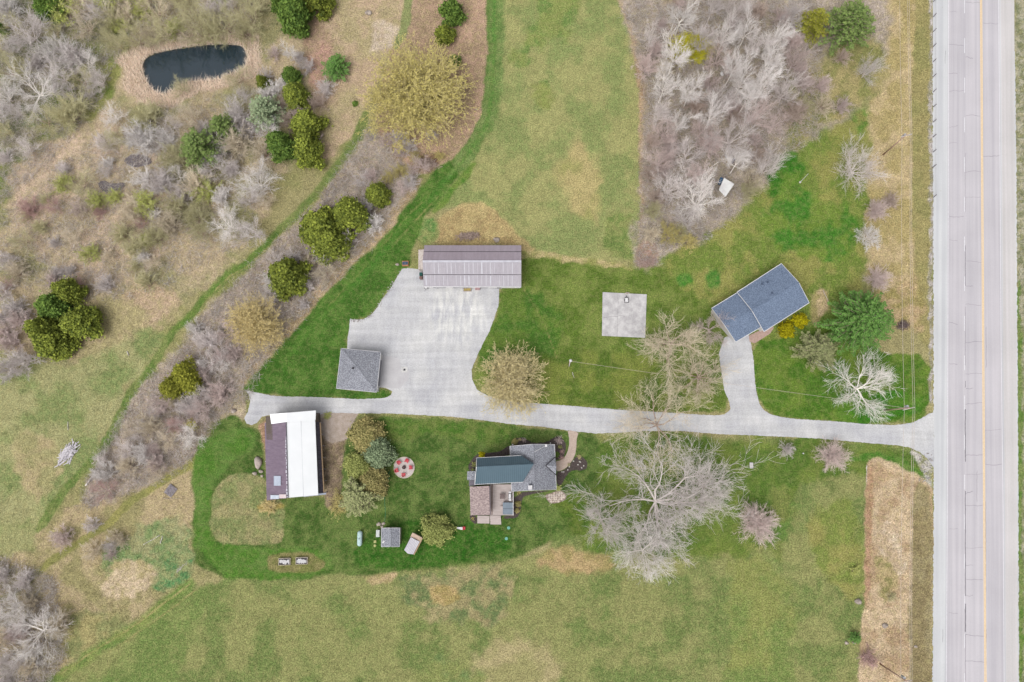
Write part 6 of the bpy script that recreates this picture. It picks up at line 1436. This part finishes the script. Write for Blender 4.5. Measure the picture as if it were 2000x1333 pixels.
def fill(region, poly, n, cols, rmin, rmax, seed, gap=.75, fams=(('shrub', 5, 1.0),), hk=1.0, big=0.0):
    rr = random.Random(seed); xs = [p[0] for p in poly]; ys = [p[1] for p in poly]; done = [(px, py, r) for (_, px, py, _, _, _, rg, r) in ITEMS if r < 60]; k = 0; tries = 0
    while k < n and tries < n * 60:
        tries += 1; x, y = rr.uniform(min(xs), max(xs)), rr.uniform(min(ys), max(ys))
        if sdist(np.array([x]), np.array([y]), poly)[0] < 3: continue
        r = rr.uniform(rmin, rmax) * (1.0 if tries < n * 30 else .75)
        if any(math.hypot(x - a, y - b) < (r + c_) * gap * .72 for a, b, c_ in done): continue
        col = rr.choice(cols); u = rr.random(); fam = None
        for f, m_, pr in fams:
            if u < pr: fam = '%s%d' % (f, rr.randrange(m_)); break
            u -= pr
        fam = fam or 'shrub0'
        if col in ('ygreen', 'gold', 'yolive', 'tanbud', 'bright') : fam = 'bud%d' % rr.randrange(3)
        hh = None if not fam.startswith('wide') else r * S * 1.7
        plant(fam, x, y, r, col, hh, None, region); done.append((x, y, r)); k += 1
for a_ in [(312, 52, 38), (372, 32, 44), (430, 40, 42), (482, 30, 36), (255, 66, 32)]: plant(pick('wide', 3), a_[0], a_[1], a_[2], 'olive', 9, None, 'above the pond')
fill('above the pond', [(110,-20),(500,-20),(510,60),(440,66),(330,76),(240,100),(215,80),(130,60)], 26, ['olive','olive','tan','grey','tan','olive','ygreen'], 20, 36, 1, .6, (('shrub', 5, .55), ('wide', 3, .45)))
fill('far left of the pond', [(-15,-15),(100,40),(150,110),(200,110),(225,170),(150,220),(120,260),(-15,320)], 24, ['grey','olive','white','grey','olive'], 18, 38, 2, .6, (('shrub', 5, .45), ('wide', 3, .55)))
fill('below the pond', [(215,205),(290,215),(350,215),(480,165),(530,200),(540,320),(500,460),(380,500),(300,440),(260,330),(190,300)], 36, ['grey','olive','grey','tan','white','grey','olive'], 18, 38, 3, .6, (('shrub', 5, .5), ('wide', 3, .5)))
fill('in the left scrub', [(20,420),(110,330),(170,280),(240,300),(330,380),(330,520),(240,590),(60,560),(-15,560)], 42, ['mauve','olive','grey','tan','red','ygreen','grey','tan','olive','white'], 13, 30, 4, .6, (('shrub', 5, .75), ('wide', 3, .35)))
fill('at the left edge', [(-15,555),(40,560),(60,600),(30,640),(30,690),(60,740),(-15,760)], 8, ['grey','mauve','grey'], 20, 36, 5, .6)
fill('in the upper hedgerow', [(715,270),(850,250),(870,300),(810,340),(790,400),(740,430),(700,380),(690,320)], 16, ['brown','mauve','grey','yolive','mauve'], 12, 24, 6, .62, (('shrub', 5, .6), ('wide', 3, .4)))
fill('in the middle hedgerow', [(700,470),(760,400),(700,360),(600,500),(540,480),(480,560),(520,600),(600,600),(660,540)], 14, ['mauve','grey','grey','tan','white'], 14, 28, 7, .6, (('shrub', 5, .5), ('wide', 3, .5)))
fill('by the golden tree', [(350,700),(370,630),(440,590),(470,640),(460,720),(430,780),(380,790),(390,740)], 12, ['grey','mauve','white','grey'], 18, 30, 8, .55, (('shrub', 5, .4), ('wide', 3, .6)))
fill('in the lower hedgerow', [(250,800),(320,770),(400,800),(400,850),(340,900),(300,940),(220,960),(150,970),(170,920),(210,860)], 22, ['mauve','white','grey','red','mauve','tan','grey'], 16, 30, 9, .58, (('shrub', 5, .5), ('wide', 3, .5)))
fill('in the lower left corner', [(-15,1100),(60,1130),(110,1200),(120,1290),(90,1350),(-15,1350)], 10, ['mauve','grey','tan'], 16, 28, 10, .6)
fill('by the lower left track', [(100,1040),(170,1010),(200,1050),(260,1030),(270,1070),(200,1100),(150,1130),(110,1080)], 7, ['mauve','tan','grey'], 12, 24, 11, .7)
fill('under the right wood', [(1262,20),(1262,500),(1310,490),(1380,440),(1450,400),(1530,290),(1600,250),(1690,190),(1720,90),(1640,100),(1620,20),(1560,-10),(1300,-10)], 40, ['mauve','brown','mauve','tan','olive','brown','mauve'], 16, 32, 12, .58)
fill('among the pond cedars', [(500,60),(545,70),(640,160),(640,220),(610,330),(560,340),(530,300),(545,220),(505,160)], 14, ['grey','mauve','white','brown'], 14, 24, 13, .5)
# labels by order
grp = {}
for it in ITEMS:
    if it[5] is None: grp.setdefault((it[6], LOOK[it[3]], it[4]), []).append(it)
ORD = ['', 'second', 'third', 'fourth', 'fifth', 'sixth', 'seventh', 'eighth', 'ninth', 'tenth', 'eleventh', 'twelfth', 'thirteenth', 'fourteenth', 'fifteenth', 'sixteenth', 'seventeenth', 'eighteenth', 'nineteenth', 'twentieth']
for (rg, look, noun), L in grp.items():
    L.sort(key=lambda i: i[1]); n = len(L)
    for k, it in enumerate(L):
        if n == 1: lab = 'the only %s %s %s' % (look, noun, rg)
        elif k == 0: lab = 'leftmost of the %s %ss %s' % (look, noun, rg)
        elif k == n - 1: lab = 'rightmost of the %s %ss %s' % (look, noun, rg)
        elif n > 12 and k >= n / 2: lab = '%s from the right of the %s %ss %s' % (ORD[n - 1 - k], look, noun, rg)
        else: lab = '%s from the left of the %s %ss %s' % (ORD[k], look, noun, rg)
        it[0]['label'] = lab; it[0]['group'] = '%ss %s' % (noun, rg)
print('plants', len(ITEMS))

# ------------------------------------------------------------------ ground cover (uncountable)
def scatter(poly, n, rs):
    P = np.array(poly, float); out = []
    while sum(len(a) for a in out) < n:
        x = rs.uniform(P[:, 0].min(), P[:, 0].max(), n * 2); y = rs.uniform(P[:, 1].min(), P[:, 1].max(), n * 2); k = sdist(x, y, poly) > 0; out.append(np.stack([x[k], y[k]], 1))
        if sum(k) == 0: break
    return np.concatenate(out)[:n]
def colmat(name, rough=.9):
    m, t, p = new_mat(name); p.inputs['Roughness'].default_value = rough; p.inputs['Specular IOR Level'].default_value = .1
    at = N(t, 'ShaderNodeAttribute'); at.attribute_name = 'Col'; t.links.new(at.outputs['Color'], p.inputs['Base Color']); return m
def stuff(name, V, F, col, label, cat):
    c4 = np.concatenate([col, np.ones((len(col), 1))], 1); me = np_mesh(name, V, F, False, None, c4); me.materials.append(colmat(name + '_mat')); o = bpy.data.objects.new(name, me); C.objects.link(o); tag(o, label, cat, None, 'stuff'); return o
def ground_tufts():
    rs = np.random.RandomState(9); n = 420000
    px = rs.uniform(-40, 2040, n); py = rs.uniform(-40, 1373, n); col, rough = eval_ground(px[:, None], py[:, None]); col = col[:, 0]; rough = rough[:, 0]
    keep = (rs.rand(n) < .26 + .5 * np.clip(rough - .3, 0, 1)) & ~((px > 1816) & (px < 1994)) & (sdist(px, py, POND) < -1) & (sdist(px, py, DRIVE) < -1)
    px, py, col, rough = px[keep], py[keep], col[keep], rough[keep]; m_ = len(px); B = 3
    x, y = GXY(px, py); base = np.stack([x, y, np.full(m_, -.02)], 1); base = np.repeat(base, B, 0) + rs.normal(size=(m_ * B, 3)) * np.array([.10, .10, 0])
    rg = np.repeat(rough, B)[:, None]; ht = rs.uniform(.05, .12, (m_ * B, 1)) + rs.uniform(.0, .3, (m_ * B, 1)) * np.clip(rg - .4, 0, 1)
    d = rs.normal(size=(m_ * B, 3)) * np.array([.16, .16, 0]) * (.6 + rg) + np.concatenate([np.zeros((m_ * B, 2)), ht], 1)
    w_ = rs.normal(size=(m_ * B, 3)); w_[:, 2] = 0; w_ = unit(w_) * rs.uniform(.03, .07, (m_ * B, 1)); tip = base + d
    V = np.stack([base - w_, base + w_, tip], 1).reshape(-1, 3); F = np.arange(len(V)).reshape(-1, 3)
    k = rs.uniform(.72, 1.4, (m_, 1)); c = np.repeat(col * k, B, 0) * rs.uniform(.85, 1.2, (m_ * B, 1)) * (1.08 + .28 * np.clip(rg - .3, 0, 1)); c = np.repeat(c, 3, 0)
    stuff('meadow_grass', V, F, np.clip(c, 0, .85), 'grass blades of the lawns, fields and verges', 'grass'); print('tufts', len(V))
ground_tufts()
def under(name, polys, dens, cols, label, seed, L=(.6, 1.5), r=.024, flat=.35):
    rs = np.random.RandomState(seed); Bs, Es, Cs = [], [], []
    for poly, n in polys:
        p = scatter(poly, n, rs); q = np.repeat(p, 6, 0); m_ = len(q); gx, gy = GXY(q[:, 0], q[:, 1]); b = np.stack([gx, gy, np.full(m_, 0.)], 1) + rs.normal(size=(m_, 3)) * np.array([.35, .35, 0]); b[:, 2] = rs.uniform(0, .35, m_)
        d = rs.normal(size=(m_, 3)); d[:, 2] = np.abs(d[:, 2]) * flat + .1; e = b + unit(d) * rs.uniform(L[0], L[1], (m_, 1)); Bs.append(b); Es.append(e)
        ci = rs.randint(0, len(cols), m_); Cs.append(np.array([sr(*c) for c in cols])[ci] * rs.uniform(.75, 1.2, (m_, 1)))
    B, E, Cc = np.concatenate(Bs), np.concatenate(Es), np.concatenate(Cs); n = len(B); V, F = tubes(B, E, np.full(n, r), np.full(n, r * .5), 3); stuff(name, V, F, np.repeat(Cc, 6, 0), label, 'undergrowth'); print(name, len(V))
HEDGE = [(720,240),(820,350),(745,460),(650,555),(520,705),(480,790),(430,815),(400,860),(350,930),(260,960),(150,1000),(190,900),(240,810),(290,740),(350,690),(400,610),(500,510),(560,450),(620,395),(690,290)]
under('undergrowth', [([p for p in WOODS if p[0] < 1620] + [(1600,60),(1600,-60)], 4200), (HEDGE, 3600), ([(170,280),(300,220),(480,170),(540,220),(540,340),(480,470),(330,560),(240,590),(20,560),(-20,440)], 2200), ([(-20,-20),(500,-20),(500,60),(240,90),(200,200),(100,320),(-20,420)], 3200), ([(-20,1080),(110,1130),(130,1290),(80,1350),(-20,1350)], 1500)],
      1, [(208,196,190), (228,218,214), (212,202,184), (190,176,168), (238,230,226)], 'tangled leafless undergrowth beneath the trees and thickets', 5)
def reeds():
    rs = np.random.RandomState(3); ring = [(222,118),(252,100),(288,87),(340,76),(400,72),(450,60),(504,70),(512,110),(502,152),(450,170),(400,180),(360,198),(328,216),(276,200),(240,176),(244,142)]
    p = scatter(ring, 26000, rs); k = pond_d(p[:, 0], p[:, 1]) < 1.5; p = p[k]; m_ = len(p); gx, gy = GXY(p[:, 0], p[:, 1]); b = np.stack([gx, gy, np.full(m_, -.25)], 1)
    d = rs.normal(size=(m_, 3)) * .5; d[:, 2] = rs.uniform(.5, 1.1, m_); d += np.array([.15, .35, 0]); e = b + d * rs.uniform(.7, 1.3, (m_, 1)); w_ = rs.normal(size=(m_, 3)); w_[:, 2] = 0; w_ = unit(w_) * .045
    V = np.stack([b - w_, b + w_, e], 1).reshape(-1, 3); F = np.arange(len(V)).reshape(-1, 3); c = np.array(tw(218, 190, 174)) * rs.uniform(.75, 1.15, (m_, 1)); stuff('reed_bed', V, F, np.clip(np.repeat(c, 3, 0), 0, .85), 'pale dry reeds ringing the dark pond', 'reeds')
reeds()

def edge_stones():
    rs = np.random.RandomState(12); mb = MB(); line = [(783,530),(770,550),(758,570),(746,586),(736,602),(720,620),(700,627),(686,627)]
    for k in range(150):
        i = rs.randint(0, len(line) - 1); t_ = rs.rand(); x = line[i][0] * (1 - t_) + line[i + 1][0] * t_ + rs.normal() * 2.2; y = line[i][1] * (1 - t_) + line[i + 1][1] * t_ + rs.normal() * 2.0
        c = W(x, y); r = rs.uniform(.05, .16); mb.blob((c.x, c.y, .04), (r, r * rs.uniform(.6, 1), r * .7), k, 6, 4, .2)
    for k in range(60):
        x, y = rs.uniform(1795, 1822), rs.uniform(885, 945); c = W(x, y); r = rs.uniform(.06, .2); mb.blob((c.x, c.y, .04), (r, r * rs.uniform(.6, 1), r * .7), k, 6, 4, .2)
    o = mb.build('edge_gravel', mat('edge_gravel', sr(206, 200, 196), sr(150, 144, 142), 3)); tag(o, 'loose stones scattered along the yard edge and drive mouth', 'gravel', None, 'stuff')
edge_stones()
